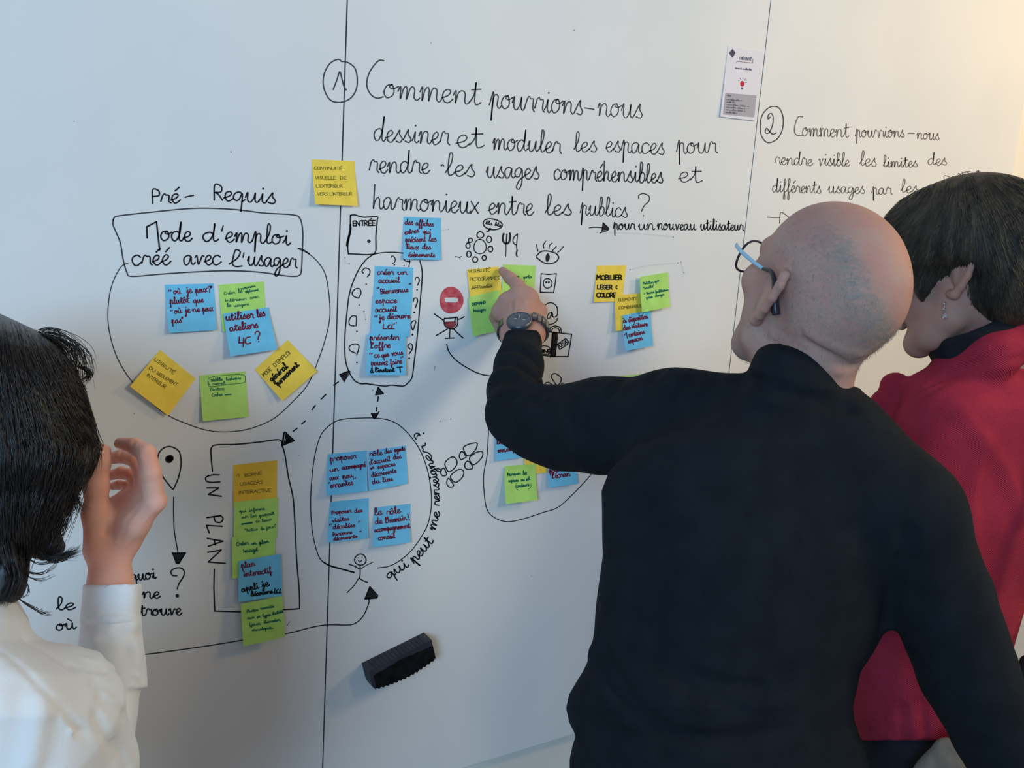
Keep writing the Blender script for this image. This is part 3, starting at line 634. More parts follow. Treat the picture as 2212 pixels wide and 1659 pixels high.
sticky('blue', [(516, 1212), (607, 1196), (609, 1287), (515, 1300)],
       [('plan', 522, 1228, 550, 1222, 7), ('interactif', 527, 1246, 586, 1237, 7), ('appli', 523, 1279, 558, 1271, 7, m_wblack, 2.5), ('je', 566, 1269, 581, 1265, 8, m_wblack, 2.5), ('découvre', 542, 1288, 588, 1281, 5, m_wblack, 2.6)],
       'blue sticky note reading "plan interactif, appli je découvre", in the plan column', pen=(m_wred, 2.1), l0=0.0075, lift=0.003,
       extra=lambda d: [d[m_wblack].line(p, 2.3, curve=False) for p in [[(594, 1271), (592, 1281), (596, 1281)], [(601, 1272), (597, 1276), (598, 1281), (602, 1280)], [(606, 1272), (603, 1281), (607, 1280)]]])
sticky('green', [(520, 1305), (610, 1287), (616, 1376), (526, 1396)],
       [('Photos', 534, 1324, 558, 1320, 3.8), ('associés', 563, 1317, 592, 1312, 3.6), ('aux', 535, 1338, 549, 1336, 3.6), ('=', 555, 1336, 561, 1335, 4), ('Types', 567, 1334, 585, 1330, 3.8), ("d'activité", 589, 1329, 612, 1323, 3.6), ('(jeux,', 539, 1353, 563, 1349, 4), ('discussion,', 570, 1347, 606, 1341, 3.6), ('musique...', 545, 1364, 590, 1357, 3.8)],
       'green sticky note with small green writing, lowest of the plan column', pen=(m_wgreen, 1.4), l0=0.0118, lift=0.006)
sticky('blue', [(1069, 908), (1129, 902), (1131, 988), (1072, 995)],
       [('lieux', 1074, 960, 1100, 956, 6), ('musique', 1076, 978, 1122, 971, 6)],
       'blue sticky note mostly hidden under the man\'s raised elbow, reading "mus..."', pen=(m_wred, 2.3), lift=0.006)
sticky('yellow', [(1128, 944), (1178, 938), (1182, 1021), (1135, 1026)], [], 'yellow sticky note of which only a corner shows below the black sleeve', lift=0.002, pen=PN)
sticky('green', [(1091, 1007), (1158, 1002), (1161, 1080), (1093, 1089)],
       [('Marquer', 1098, 1029, 1125, 1026, 4), ('les', 1131, 1026, 1139, 1025, 4.5), ('espaces', 1100, 1042, 1121, 1041, 3.8), ('au', 1127, 1040, 1134, 1039, 3.8), ('sol', 1138, 1039, 1146, 1037, 4), ('couleurs', 1117, 1054, 1144, 1050, 4)],
       'green sticky note reading "Marquer les espaces au sol (couleurs)", below the black sleeve', pen=(m_wgreen, 1.6), l0=0.0032, lift=0.016,
       extra=lambda d: (d[m_wgreen].line([(1117, 1045), (1114, 1052), (1120, 1060)], 1.2), d[m_wgreen].line([(1147, 1046), (1148, 1051), (1142, 1057)], 1.2)))
sticky('blue', [(1183, 962), (1243, 952), (1249, 1045), (1187, 1053)],
       [('pour', 1187, 1022, 1212, 1018, 6), ("l'écran", 1193, 1034, 1232, 1028, 6.5)],
       'blue sticky note right of the yellow corner, reading "l\'écran", cut off by the sleeve', pen=(m_wred, 2.3), lift=0.010)
sticky('green', [(1318, 815), (1382, 808), (1386, 880), (1322, 890)], [], 'green sticky note peeping over the top of the black upper sleeve', lift=0.003, pen=GR)

# ------------------------------------------------------------------ printed card
m_card = new_mat('card_paper', (226, 224, 234), 0.6, 0.3)
m_slate = new_mat('print_slate', (82, 82, 98), 0.7, 0.1)
m_pgrey = new_mat('print_grey', (176, 172, 180), 0.7, 0.1)
m_pred = new_mat('print_red', (190, 48, 66), 0.7, 0.1)
m_ptext = new_mat('print_text', (112, 110, 122), 0.7, 0.1)
card = Quad([(1573, 100), (1649, 112), (1632, 261), (1556, 252)], 0.0006, 0.003)
n = 5; u, v = np.meshgrid(np.linspace(0, 1, n), np.linspace(0, 1, n))
Ff = card.pos(u.ravel(), v.ravel(), 0.0002); Bf = card.pos(u.ravel(), v.ravel(), -0.0002); N = n * n; fc = []
for i in range(n - 1):
    for j in range(n - 1):
        a = i * n + j; fc.append((a, a + n, a + n + 1, a + 1)); fc.append((N + a, N + a + 1, N + a + n + 1, N + a + n))
rim = [j for j in range(n)] + [i * n + n - 1 for i in range(1, n)] + [N - 1 - j for j in range(1, n)] + [i * n for i in range(n - 2, 0, -1)]
for a, b in zip(rim, rim[1:] + rim[:1]): fc.append((a, b, N + b, N + a))
cardo = mesh_obj('printed_card', np.vstack([Ff, Bf]), fc, m_card)
tag(cardo, 'small white printed card with a red light bulb, taped up beside the right seam', 'card')
k = Ink(card.surf, 0.0002); k.blob([(1582, 105), (1588.5, 114), (1582, 125), (1574.5, 114.5)]); tag(k.build('emblem', m_slate, cardo), 'slate diamond emblem')
k = Ink(card.surf, 0.0002); k._add(np.array([(1567, 200), (1634, 206), (1629, 253.5), (1561.5, 247)]), [(0, 1, 2, 3)]); tag(k.build('text_box', m_pgrey, cardo), 'grey text box')
k = Ink(card.surf, 0.0004)
write(k, 'CRÉATIVITÉ', 1596, 128, 1622, 130.5, 3.2, 1.2, jit=0); k.line([(1590, 134), (1593, 132.5), (1625, 136), (1626, 127)], 0.9, curve=False)
write(k, 'Donner de nouvelles idées', 1588, 148, 1623, 151.5, 2.2, 0.8, jit=0)
for i, (a, b) in enumerate([(1570, 1579), (1569, 1602), (1569, 1589), (1568, 1617), (1568, 1608), (1567, 1609), (1567, 1591)]):
    y = 207 + i * 5.6 + (3 if i else 0); write(k, 'nouvelles idées a' if b - a > 15 else 'idees', a, y, b, y + (b - a) * 0.08, 2.0, 0.8, jit=0)
for a in [[(1597, 174.5), (1594.5, 173.5)], [(1600, 171), (1598.5, 168)], [(1604, 170.5), (1604.5, 167.5)], [(1608, 173), (1610.5, 170)], [(1609, 178), (1612.5, 178)]]: k.line(a, 0.9)
k.blob([(1600.5, 188), (1605, 188.5), (1604, 192.5), (1601, 192)])
tag(k.build('print', m_ptext, cardo), kind='stuff')
k = Ink(card.surf, 0.0002); k.blob(ell(1603, 180.5, 4.6, 6.3, 12, over=0, wob=0)[:-1]); tag(k.build('bulb_print', m_pred, cardo), 'red light bulb')
# ------------------------------------------------------------------ implicit-surface sculpting (camera-space metres)
def unit(v): v = np.asarray(v, float); return v / np.linalg.norm(v)
class Sdf:
    def __init__(s, lo, hi, h):
        s.lo = np.asarray(lo, float); s.h = h
        s.n = np.ceil((np.asarray(hi, float) - s.lo) / h).astype(int) + 1
        s.f = np.full(s.n, 0.05, np.float32)
    def sub(s, lo, hi):
        a = np.maximum(0, np.floor((np.asarray(lo) - s.lo) / s.h).astype(int)); b = np.minimum(s.n, np.ceil((np.asarray(hi) - s.lo) / s.h).astype(int) + 1)
        if np.any(b <= a): return None, None
        ax = [(s.lo[i] + s.h * np.arange(a[i], b[i])).astype(np.float32) for i in range(3)]
        return (slice(a[0], b[0]), slice(a[1], b[1]), slice(a[2], b[2])), (ax[0][:, None, None], ax[1][None, :, None], ax[2][None, None, :])
    def comb(s, sl, d, k, op):
        f = s.f[sl]
        if op == 'add':
            h = np.maximum(k - np.abs(f - d), 0) / k; s.f[sl] = np.minimum(f, d) - h * h * k * 0.25
        elif op == 'sub':
            d = -d; h = np.maximum(k - np.abs(f - d), 0) / k; s.f[sl] = np.maximum(f, d) + h * h * k * 0.25
        elif op == 'bump':        # raise the surface near the primitive (k = amount, d normalised 0..1)
            s.f[sl] = f - d
    def cone(s, a, b, ra, rb, k=0.01, op='add', flat=None):
        a = np.asarray(a, float); b = np.asarray(b, float); m = max(ra, rb) + 1.4 * k + 3 * s.h
        sl, g = s.sub(np.minimum(a, b) - m, np.maximum(a, b) + m)
        if sl is None: return s
        px, py, pz = g[0] - np.float32(a[0]), g[1] - np.float32(a[1]), g[2] - np.float32(a[2])
        v = b - a; L2 = max(v.dot(v), 1e-10)
        t = np.clip((px * v[0] + py * v[1] + pz * v[2]) / L2, 0, 1).astype(np.float32)
        qx, qy, qz = px - t * v[0], py - t * v[1], pz - t * v[2]
        r = ra + (rb - ra) * t
        if flat is None:
            d = np.sqrt(qx * qx + qy * qy + qz * qz) - r
        else:
            n, sc = np.asarray(flat[0], float), flat[1]          # squash along n by factor sc (<1)
            e = (qx * n[0] + qy * n[1] + qz * n[2]); kf = 1 / sc - 1
            qx, qy, qz = qx + e * kf * n[0], qy + e * kf * n[1], qz + e * kf * n[2]
            l = np.sqrt(qx * qx + qy * qy + qz * qz); d = (l - r) * (sc + (1 - sc) * 0.4)
        s.comb(sl, d.astype(np.float32), k, op); return s
    def chain(s, pts, rad, k=0.01, op='add', flat=None):
        if np.isscalar(rad): rad = [rad] * len(pts)
        for i in range(len(pts) - 1): s.cone(pts[i], pts[i + 1], rad[i], rad[i + 1], k, op, flat)
        return s
    def ell(s, c, r, A=None, k=0.01, op='add'):
        """ellipsoid; A rows = local axes"""
        c = np.asarray(c, float); r = np.asarray(r, float) if not np.isscalar(r) else np.array([r] * 3, float)
        A = np.eye(3) if A is None else np.asarray(A)
        m = r.max() + 1.8 * k + 3 * s.h + 0.004
        sl, g = s.sub(c - m, c + m)
        if sl is None: return s
        x, y, z = g[0] - np.float32(c[0]), g[1] - np.float32(c[1]), g[2] - np.float32(c[2])
        k0 = 0; k1 = 0
        for i in range(3):
            q = (x * A[i][0] + y * A[i][1] + z * A[i][2]) / r[i]
            k0 = k0 + q * q; k1 = k1 + (q / r[i]) ** 2
        k0 = np.sqrt(k0); k1 = np.sqrt(k1) + 1e-6
        s.comb(sl, (k0 * (k0 - 1) / k1).astype(np.float32), k, op); return s
    def fold(s, pts, rad, amt):
        """soft crease (amt<0) or ridge (amt>0) along a polyline"""
        P_ = np.array(pts, float); top, g0 = s.sub(P_.min(0) - rad * 2, P_.max(0) + rad * 2)
        if top is None: return s
        W = np.zeros([x.stop - x.start for x in top], np.float32); base = np.array([x.start for x in top])
        for a, b in zip(P_[:-1], P_[1:]):
            sl, g = s.sub(np.minimum(a, b) - rad * 2, np.maximum(a, b) + rad * 2)
            if sl is None: continue
            px, py, pz = g[0] - a[0], g[1] - a[1], g[2] - a[2]; v = b - a; L2 = max(v.dot(v), 1e-10)
            tc = np.clip((px * v[0] + py * v[1] + pz * v[2]) / L2, 0, 1)
            d2 = (px - tc * v[0]) ** 2 + (py - tc * v[1]) ** 2 + (pz - tc * v[2]) ** 2
            w = np.exp(-d2 / (rad * rad * 0.5)).astype(np.float32)
            lo_ = [sl[q].start - base[q] for q in range(3)]; ws = tuple(slice(lo_[q], lo_[q] + w.shape[q]) for q in range(3))
            W[ws] = np.maximum(W[ws], w)
        s.f[top] -= amt * W
        return s
    def clip(s, p, n, k=0.004):
        """cut away the side n points to"""
        n = unit(n); X = [(s.lo[i] + s.h * np.arange(s.n[i])).astype(np.float32) for i in range(3)]
        d = -((X[0][:, None, None] - p[0]) * n[0] + (X[1][None, :, None] - p[1]) * n[1] + (X[2][None, None, :] - p[2]) * n[2])
        s.comb((slice(None),) * 3, d.astype(np.float32), k, 'sub'); return s
    def mesh(s):
        f = s.f; f[0] = f[-1] = 1; f[:, 0] = f[:, -1] = 1; f[:, :, 0] = f[:, :, -1] = 1
        b = f < 0
        c = np.zeros(np.array(f.shape) - 1, np.uint8)
        for i in (0, 1):
            for j in (0, 1):
                for k in (0, 1):
                    c += b[i:i + c.shape[0], j:j + c.shape[1], k:k + c.shape[2]]
        act = (c > 0) & (c < 8); nv = int(act.sum())
        idx = np.full(c.shape, -1, np.int32); idx[act] = np.arange(nv)
        acc = np.zeros((nv, 3)); cnt = np.zeros(nv); quads = []
        for ax in range(3):
            s0 = [slice(None)] * 3; s1_ = [slice(None)] * 3; s0[ax] = slice(0, -1); s1_[ax] = slice(1, None)
            A, B = b[tuple(s0)], b[tuple(s1_)]
            E = np.argwhere(A != B)
            f0 = f[tuple(s0)][tuple(E.T)]; f1 = f[tuple(s1_)][tuple(E.T)]
            t = f0 / (f0 - f1); P = E.astype(float); P[:, ax] += t
            o1, o2 = (ax + 1) % 3, (ax + 2) % 3; ids = []
            for da, db in ((0, 0), (-1, 0), (-1, -1), (0, -1)):
                q = E.copy(); q[:, o1] += da; q[:, o2] += db
                i_ = idx[tuple(q.T)]; ids.append(i_)
                for w in range(3): acc[:, w] += np.bincount(i_, P[:, w], nv)
                cnt += np.bincount(i_, minlength=nv)
            Q = np.stack(ids, 1); fl = A[tuple(E.T)]
            Q[~fl] = Q[~fl][:, ::-1]; quads.append(Q)
        V = acc / cnt[:, None] * s.h + s.lo
        return V, np.vstack(quads)
    def obj(s, name, mat, parent, attr=None):
        V, Q = s.mesh()
        o = mesh_np(name, c2w(V), Q, mat, parent)
        if attr is not None:
            for nm, fn in attr.items():
                val = fn(V).astype(np.float32)
                a = o.data.attributes.new(nm, 'FLOAT', 'POINT'); a.data.foreach_set('value', val)
        return o

class Frame:
    """local body frame: x = own right, y = forward, z = up; o = origin, all in camera space"""
    def __init__(s, o, fwd, up, sc=1.0):
        s.o = np.asarray(o, float); s.y = unit(fwd); s.x = unit(np.cross(s.y, np.asarray(up, float))); s.z = np.cross(s.x, s.y); s.s = sc
    def p(s, x, y, z): return s.o + s.s * (x * s.x + y * s.y + z * s.z)
    def A(s): return np.array([s.x, s.y, s.z])
    def inv(s, V): return (V - s.o) @ s.A().T / s.s

def rot_rows(A, ax, ang):
    """rotate local axes (rows) about row ax"""
    A = np.array(A, float); i, j = [(1, 2), (2, 0), (0, 1)][ax]; c, s_ = math.cos(ang), math.sin(ang)
    B = A.copy(); B[i] = c * A[i] + s_ * A[j]; B[j] = -s_ * A[i] + c * A[j]; return B

def head_sdf(S, H, male=True, ears=(1, 1), neck=None):
    p = H.p; A = H.A(); q = H.s
    S.ell(p(0, -0.006, 0.052), np.array([.077, .098, .080]) * q, A, .02)
    S.ell(p(0, -0.050, 0.020), np.array([.064, .052, .058]) * q, A, .04)
    S.ell(p(0, 0.045, -0.002), np.array([.061, .047, .078]) * q, A, .03)
    S.ell(p(0, 0.038, -0.052), np.array([.054, .046, .048]) * q, A, .03)
    for sx in (-1, 1):
        jw = 1.0 if male else 0.92
        S.chain([p(sx * .060 * jw, 0.002, -.015), p(sx * .054 * jw, .008, -.058), p(sx * .036 * jw, .046, -.086), p(sx * .010, .072, -.098)], [.016 * q, .016 * q, .015 * q, .014 * q], .025)
        S.ell(p(sx * .046, .070, -.004), .019 * q, A, .02)                      # cheekbone
        S.ell(p(sx * .031, .104, .022), .014 * q, A, .016, 'sub')               # socket
    S.ell(p(0, .076, -.095), .016 * q, A, .02)                                   # chin
    S.chain([p(-.042, .080, .040), p(-.015, .093, .038), p(.015, .093, .038), p(.042, .080, .040)], .0085 * q, .016)
    S.chain([p(0, .094, .030), p(0, .108, .008), p(0, .121, -.012)], [.0065 * q, .0085 * q, .0105 * q], .009)
    for sx in (-1, 1):
        S.ell(p(sx * .011, .108, -.017), .0085 * q, A, .006)
        S.ell(p(sx * .006, .112, -.024), .0035 * q, A, .003, 'sub')
        S.ell(p(sx * .031, .0795, .021), .0125 * q, A, .002)                    # eyeball
        S.chain([p(sx * .018, .090, .020), p(sx * .030, .0945, .028), p(sx * .043, .085, .020)], .0026 * q, .003)
        S.chain([p(sx * .018, .090, .019), p(sx * .030, .0935, .013), p(sx * .043, .085, .019)], .0022 * q, .003)
    S.chain([p(-.023, .090, -.052), p(-.008, .101, -.049), p(.008, .101, -.049), p(.023, .090, -.052)], [.003 * q, .006 * q, .006 * q, .003 * q], .006)
    S.chain([p(-.021, .090, -.055), p(-.007, .099, -.061), p(.007, .099, -.061), p(.021, .090, -.055)], [.003 * q, .0065 * q, .0065 * q, .003 * q], .006)
    S.chain([p(-.023, .094, -.0545), p(0, .107, -.0545), p(.023, .094, -.0545)], .0016 * q, .003, 'sub')
    for sx, on in ((-1, ears[0]), (1, ears[1])):
        if not on: continue
        # ear in its own plane: u = back-and-up tilt, w = up
        bk = unit(-H.y * 0.90 + H.x * sx * 0.62); up = unit(H.z * 0.96 - H.y * 0.22); nn = unit(np.cross(bk, up))
        c0 = p(sx * .0755, -.004, .004)
        E = lambda a, b, c=0: c0 + q * 1.16 * (a * bk + b * up + c * nn)
        S.ell(E(.010, .004), np.array([.017, .029, .0055]) * q, np.array([bk, up, nn]), .006)
        helix = [E(.000, .006), E(-.001, .022), E(.007, .034), E(.019, .035), E(.028, .025), E(.030, .010), E(.026, -.006), E(.018, -.018), E(.008, -.028), E(.000, -.026)]
        S.chain(helix, np.array([.0036, .0044, .0052, .0056, .0056, .0052, .005, .0055, .0078, .007]) * q, .003)
        for side in (1, -1):
            S.chain([E(.012, -.006, .010 * side), E(.013, .004, .010 * side), E(.016, .018, .009 * side)], [.007 * q, .0075 * q, .005 * q], .004, 'sub') if (nn @ H.x) * sx * side > 0 else None
    if neck:
        a, b, ra, rb = neck
        S.cone(a, b, ra, rb, .04)
    return S
def _hit(s, px, py, z0, z1, step=0.002):
    """first surface depth along the viewing rays of pixels (arrays)"""
    px = np.atleast_1d(np.asarray(px, float)); py = np.atleast_1d(np.asarray(py, float))
    out = np.full(px.shape, np.nan); zz = np.arange(z0, z1, step); prev = None
    for z in zz:
        x = (px - CX) / F * z; y = (py - CY) / F * z
        i = np.stack([(x - s.lo[0]) / s.h, (y - s.lo[1]) / s.h, np.full_like(x, (z - s.lo[2]) / s.h)], -1).round().astype(int)
        ok = np.all((i >= 0) & (i < s.n), axis=-1); i = np.clip(i, 0, s.n - 1)
        v = s.f[i[..., 0], i[..., 1], i[..., 2]]
        m = ok & (v < 0) & np.isnan(out); out[m] = z - step * 0.5
    return out
Sdf.hit = _hit
def _creases(S, lines, z0, z1, rad=0.008, amt=-0.004):
    for L in lines:
        L = smooth_pts(L, 12)
        z = S.hit(L[:, 0], L[:, 1], z0, z1)
        g_ = ~np.isnan(z)
        if g_.sum() > 4:
            ii = np.arange(len(z)); zi = np.interp(ii, ii[g_], z[g_]); pd = np.pad(zi, 3, mode='edge')
            z = np.where(g_, np.convolve(pd, np.ones(7) / 7, 'valid'), np.nan)
        pts = [P3(a, b, c) for (a, b), c in zip(L, z) if not np.isnan(c)]
        if len(pts) > 1: S.fold(pts, rad, amt)
def _loft(S, rows, k=0.02, op='add', pw=2.0, mul=1.0):
    """rows: (py, left px, right px, z centre, half depth) -> solid whose outline follows those columns"""
    rows = np.array(rows, float); ys = rows[:, 0]
    z0 = (rows[:, 3] - rows[:, 4]).min() - .03; z1 = (rows[:, 3] + rows[:, 4]).max() + .03
    xs_ = [(p - CX) / F * z for p in (rows[:, 1].min(), rows[:, 2].max()) for z in (z0, z1)]
    yy = [(p - CY) / F * z for p in (ys.min() - 30, ys.max() + 30) for z in (z0, z1)]
    sl, g = S.sub((min(xs_) - .03, min(yy), z0), (max(xs_) + .03, max(yy), z1))
    X, Y, Z = g; py = (Y / Z * F + CY); px = X / Z * F + CX
    q = rows.copy()
    def it(col):
        t = np.clip(py, ys[0], ys[-1]); return np.interp(t.ravel(), ys, q[:, col]).reshape(t.shape).astype(np.float32)
    l, r, zc, hd = it(1), it(2), it(3), it(4)
    xc = (l + r) / 2; hw = (r - l) / 2 * mul; hd = hd * mul
    rho = (np.abs((px - xc) / hw) ** pw + np.abs((Z - zc) / hd) ** pw) ** (1 / pw)
    d = (rho - 1) * np.minimum(hw / F * zc, hd) * 0.9
    cap_ = np.maximum((ys[0] - py), (py - ys[-1])) / F * zc
    d = np.maximum(d, cap_)
    S.comb(sl, np.broadcast_to(d, (X.shape[0], Y.shape[1], Z.shape[2])).astype(np.float32), k, op)
Sdf.loft = _loft
def box_of(pts, pad):
    P = np.array(pts); return P.min(0) - pad, P.max(0) + pad

def tubes(name, curves, rad, mat, parent, sides=3, kind=None, taper=True):
    """many thin hair strands in one mesh; curves: list of (n,3) world arrays"""
    V = []; Q = []; n0 = 0
    for cv in curves:
        cv = np.asarray(cv); n = len(cv)
        if n < 2: continue
        t = np.gradient(cv, axis=0); t /= np.linalg.norm(t, axis=1, keepdims=True) + 1e-12
        ref = np.array([0.31, 0.52, 0.79]); u = np.cross(t, ref); u /= np.linalg.norm(u, axis=1, keepdims=True) + 1e-12; w = np.cross(t, u)
        rr = rad * (np.sin(np.linspace(0.45, math.pi - 0.15, n)) if taper else np.ones(n))
        for k in range(sides):
            a = 2 * math.pi * k / sides; V.append(cv + (u * math.cos(a) + w * math.sin(a)) * rr[:, None])
        for k in range(sides):
            a0 = n0 + k * n; b0 = n0 + ((k + 1) % sides) * n; i = np.arange(n - 1)
            Q.append(np.stack([a0 + i, a0 + i + 1, b0 + i + 1, b0 + i], 1))
        n0 += sides * n
    o = mesh_np(name, np.vstack(V), np.vstack(Q), mat, parent)
    return tag(o, kind=kind)

# ------------------------------------------------------------------ materials of people
def skin_mat(name, base, red, attr=None, hair=None):
    m = new_mat(name, base, 0.62, 0.2); nt = m.node_tree; b = nt.nodes['Principled BSDF']
    tc = nt.nodes.new('ShaderNodeTexCoord')
    n = nt.nodes.new('ShaderNodeTexNoise'); n.inputs['Scale'].default_value = 26; n.inputs['Detail'].default_value = 5
    nt.links.new(tc.outputs['Object'], n.inputs['Vector'])
    r = nt.nodes.new('ShaderNodeValToRGB'); r.color_ramp.elements[0].color = (*lin(base), 1); r.color_ramp.elements[1].color = (*lin(red), 1)
    r.color_ramp.elements[0].position = .35; r.color_ramp.elements[1].position = .7
    nt.links.new(n.outputs[0], r.inputs[0]); out = r.outputs[0]
    if attr:
        a = nt.nodes.new('ShaderNodeAttribute'); a.attribute_name = attr
        n3 = nt.nodes.new('ShaderNodeTexNoise'); n3.inputs['Scale'].default_value = 120; n3.inputs['Detail'].default_value = 5; n3.inputs['Distortion'].default_value = 1.2
        mp = nt.nodes.new('ShaderNodeMapping'); mp.inputs['Scale'].default_value = (0.5, 0.5, 1.6)
        nt.links.new(tc.outputs['Object'], mp.inputs[0]); nt.links.new(mp.outputs[0], n3.inputs['Vector'])
        mr = nt.nodes.new('ShaderNodeMapRange'); mr.inputs[1].default_value = .35; mr.inputs[2].default_value = .62; mr.inputs[3].default_value = 0.15; mr.inputs[4].default_value = 1.0
        nt.links.new(n3.outputs[0], mr.inputs[0])
        mu = nt.nodes.new('ShaderNodeMath'); mu.operation = 'MULTIPLY'; nt.links.new(a.outputs['Fac'], mu.inputs[0]); nt.links.new(mr.outputs[0], mu.inputs[1])
        mx = nt.nodes.new('ShaderNodeMix'); mx.data_type = 'RGBA'; mx.inputs[7].default_value = (*lin(hair), 1)
        nt.links.new(mu.outputs[0], mx.inputs[0]); nt.links.new(out, mx.inputs[6]); out = mx.outputs[2]
    nt.links.new(out, b.inputs['Base Color'])
    n2 = nt.nodes.new('ShaderNodeTexNoise'); n2.inputs['Scale'].default_value = 260; n2.inputs['Detail'].default_value = 3
    nt.links.new(tc.outputs['Object'], n2.inputs['Vector'])
    bp = nt.nodes.new('ShaderNodeBump'); bp.inputs['Strength'].default_value = 0.25; bp.inputs['Distance'].default_value = 0.001
    nt.links.new(n2.outputs[0], bp.inputs['Height']); nt.links.new(bp.outputs[0], b.inputs['Normal'])
    b.inputs['Subsurface Weight'].default_value = 0.12; b.inputs['Subsurface Radius'].default_value = (0.01, 0.004, 0.002)
    b.inputs['Subsurface Scale'].default_value = 0.6
    return m
def cloth_mat(name, c1, c2, scale=60, bump=0.3, rough=0.9, rib=None, sheen=0.0, dist=0.0012):
    m = noisy(new_mat(name, c1, rough, 0.15, sheen=sheen), c1, c2, scale, 5, bump, 420, dist=dist)
    if rib:
        nt = m.node_tree; b = nt.nodes['Principled BSDF']; tc = nt.nodes.new('ShaderNodeTexCoord')
        mp = nt.nodes.new('ShaderNodeMapping'); mp.inputs['Rotation'].default_value = rib[1]
        w = nt.nodes.new('ShaderNodeTexWave'); w.inputs['Scale'].default_value = rib[0]; w.inputs['Distortion'].default_value = 1.6; w.inputs['Detail'].default_value = 1; w.inputs['Detail Scale'].default_value = 0.6
        bp = nt.nodes.new('ShaderNodeBump'); bp.inputs['Strength'].default_value = rib[2]; bp.inputs['Distance'].default_value = 0.002
        nt.links.new(tc.outputs['Object'], mp.inputs[0]); nt.links.new(mp.outputs[0], w.inputs['Vector'])
        nt.links.new(w.outputs['Fac'], bp.inputs['Height'])
        old = b.inputs['Normal'].links[0].from_node; nt.links.new(bp.outputs[0], old.inputs['Normal'])
    return m
m_skin_man = skin_mat('skin_man', (180, 142, 128), (182, 130, 118), 'stubble', (142, 131, 122))
m_skin_dark = skin_mat('skin_red_woman', (164, 128, 114), (168, 120, 108))
m_skin_left = skin_mat('skin_left_woman', (232, 178, 156), (236, 166, 144))
m_hair_black = noisy(new_mat('hair_black', (30, 26, 26), 0.42, 0.5), (24, 21, 22), (44, 36, 32), 60, 4, 0.5, 300, (1, 1, 0.12))
m_hair_brown = noisy(new_mat('hair_brown', (58, 52, 46), 0.6, 0.2), (50, 45, 41), (82, 71, 58), 50, 4, 0.5, 260, (1, 1, 0.15))
m_hair_grey = new_mat('hair_grey', (150, 142, 132), 0.6, 0.3)
m_sweater = cloth_mat('wool_black', (21, 25, 30), (26, 30, 35), 30, 0.5, 0.95)
m_trouser = cloth_mat('trouser_dark', (40, 34, 44), (48, 40, 52), 30, 0.3)
m_shoe = new_mat('shoe_leather', (30, 28, 28), 0.4, 0.4)
m_redknit = cloth_mat('knit_red', (150, 38, 58), (168, 46, 66), 14, 0.35, 0.95, rib=(130, (0.4, 0.9, 0.3), 0.5))
m_roll = cloth_mat('rollneck_black', (26, 27, 32), (32, 33, 38), 40, 0.4)
m_shirt = cloth_mat('cotton_white', (240, 240, 240), (246, 246, 245), 8, 0.15, 0.85)
# ------------------------------------------------------------------ man in black pointing at the board
DOWN = _d
def drop_to_floor(p, h=0.0):
    w = c2w(p); return np.asarray(p) + DOWN * (w[2] - h)
def legs(person, hips, mat_t, mat_s, r0, r1, knee_fwd, toe, top=None):
    """trousers and shoes down to the floor"""
    lo, hi = box_of(hips + [drop_to_floor(h) for h in hips] + ([top] if top is not None else []), .2)
    S = Sdf(lo, hi, 0.010)
    if top is not None: S.ell(top, (0.17, 0.12, 0.13), None, .05)
    shoes = []
    for h in hips:
        f = drop_to_floor(h, 0.07); kn = (np.asarray(h) + f) / 2 + np.asarray(knee_fwd)
        S.chain([h, kn, f], [r0, (r0 + r1) / 2, r1], .03); shoes.append(f)
    S.clip(drop_to_floor(hips[0], 0.045), DOWN)
    S.obj('trousers', mat_t, person)
    for f in shoes:
        S2 = Sdf(*box_of([f, f + np.asarray(toe)], .14), 0.006); b = f + DOWN * 0.035
        S2.chain([b - unit(toe) * .05, b + np.asarray(toe) * .5, b + np.asarray(toe)], [.036, .038, .030], .02)
        S2.ell(b - unit(toe) * .03 - DOWN * .02, .042, None, .02); S2.clip(drop_to_floor(f, 0.004), DOWN, .002)
        S2.obj('shoe', mat_s, person)

man = empty('person', c2w(drop_to_floor(P3(1560, 1700, 1.2))))
tag(man, 'bald man in a black turtleneck, seen from behind, pointing at a sticky note', 'person', 'people at the whiteboard')
Hm = Frame(P3(1762, 659, 1.138), (-0.272, -0.520, 0.809), (0.256, -0.850, -0.460), 1.0)
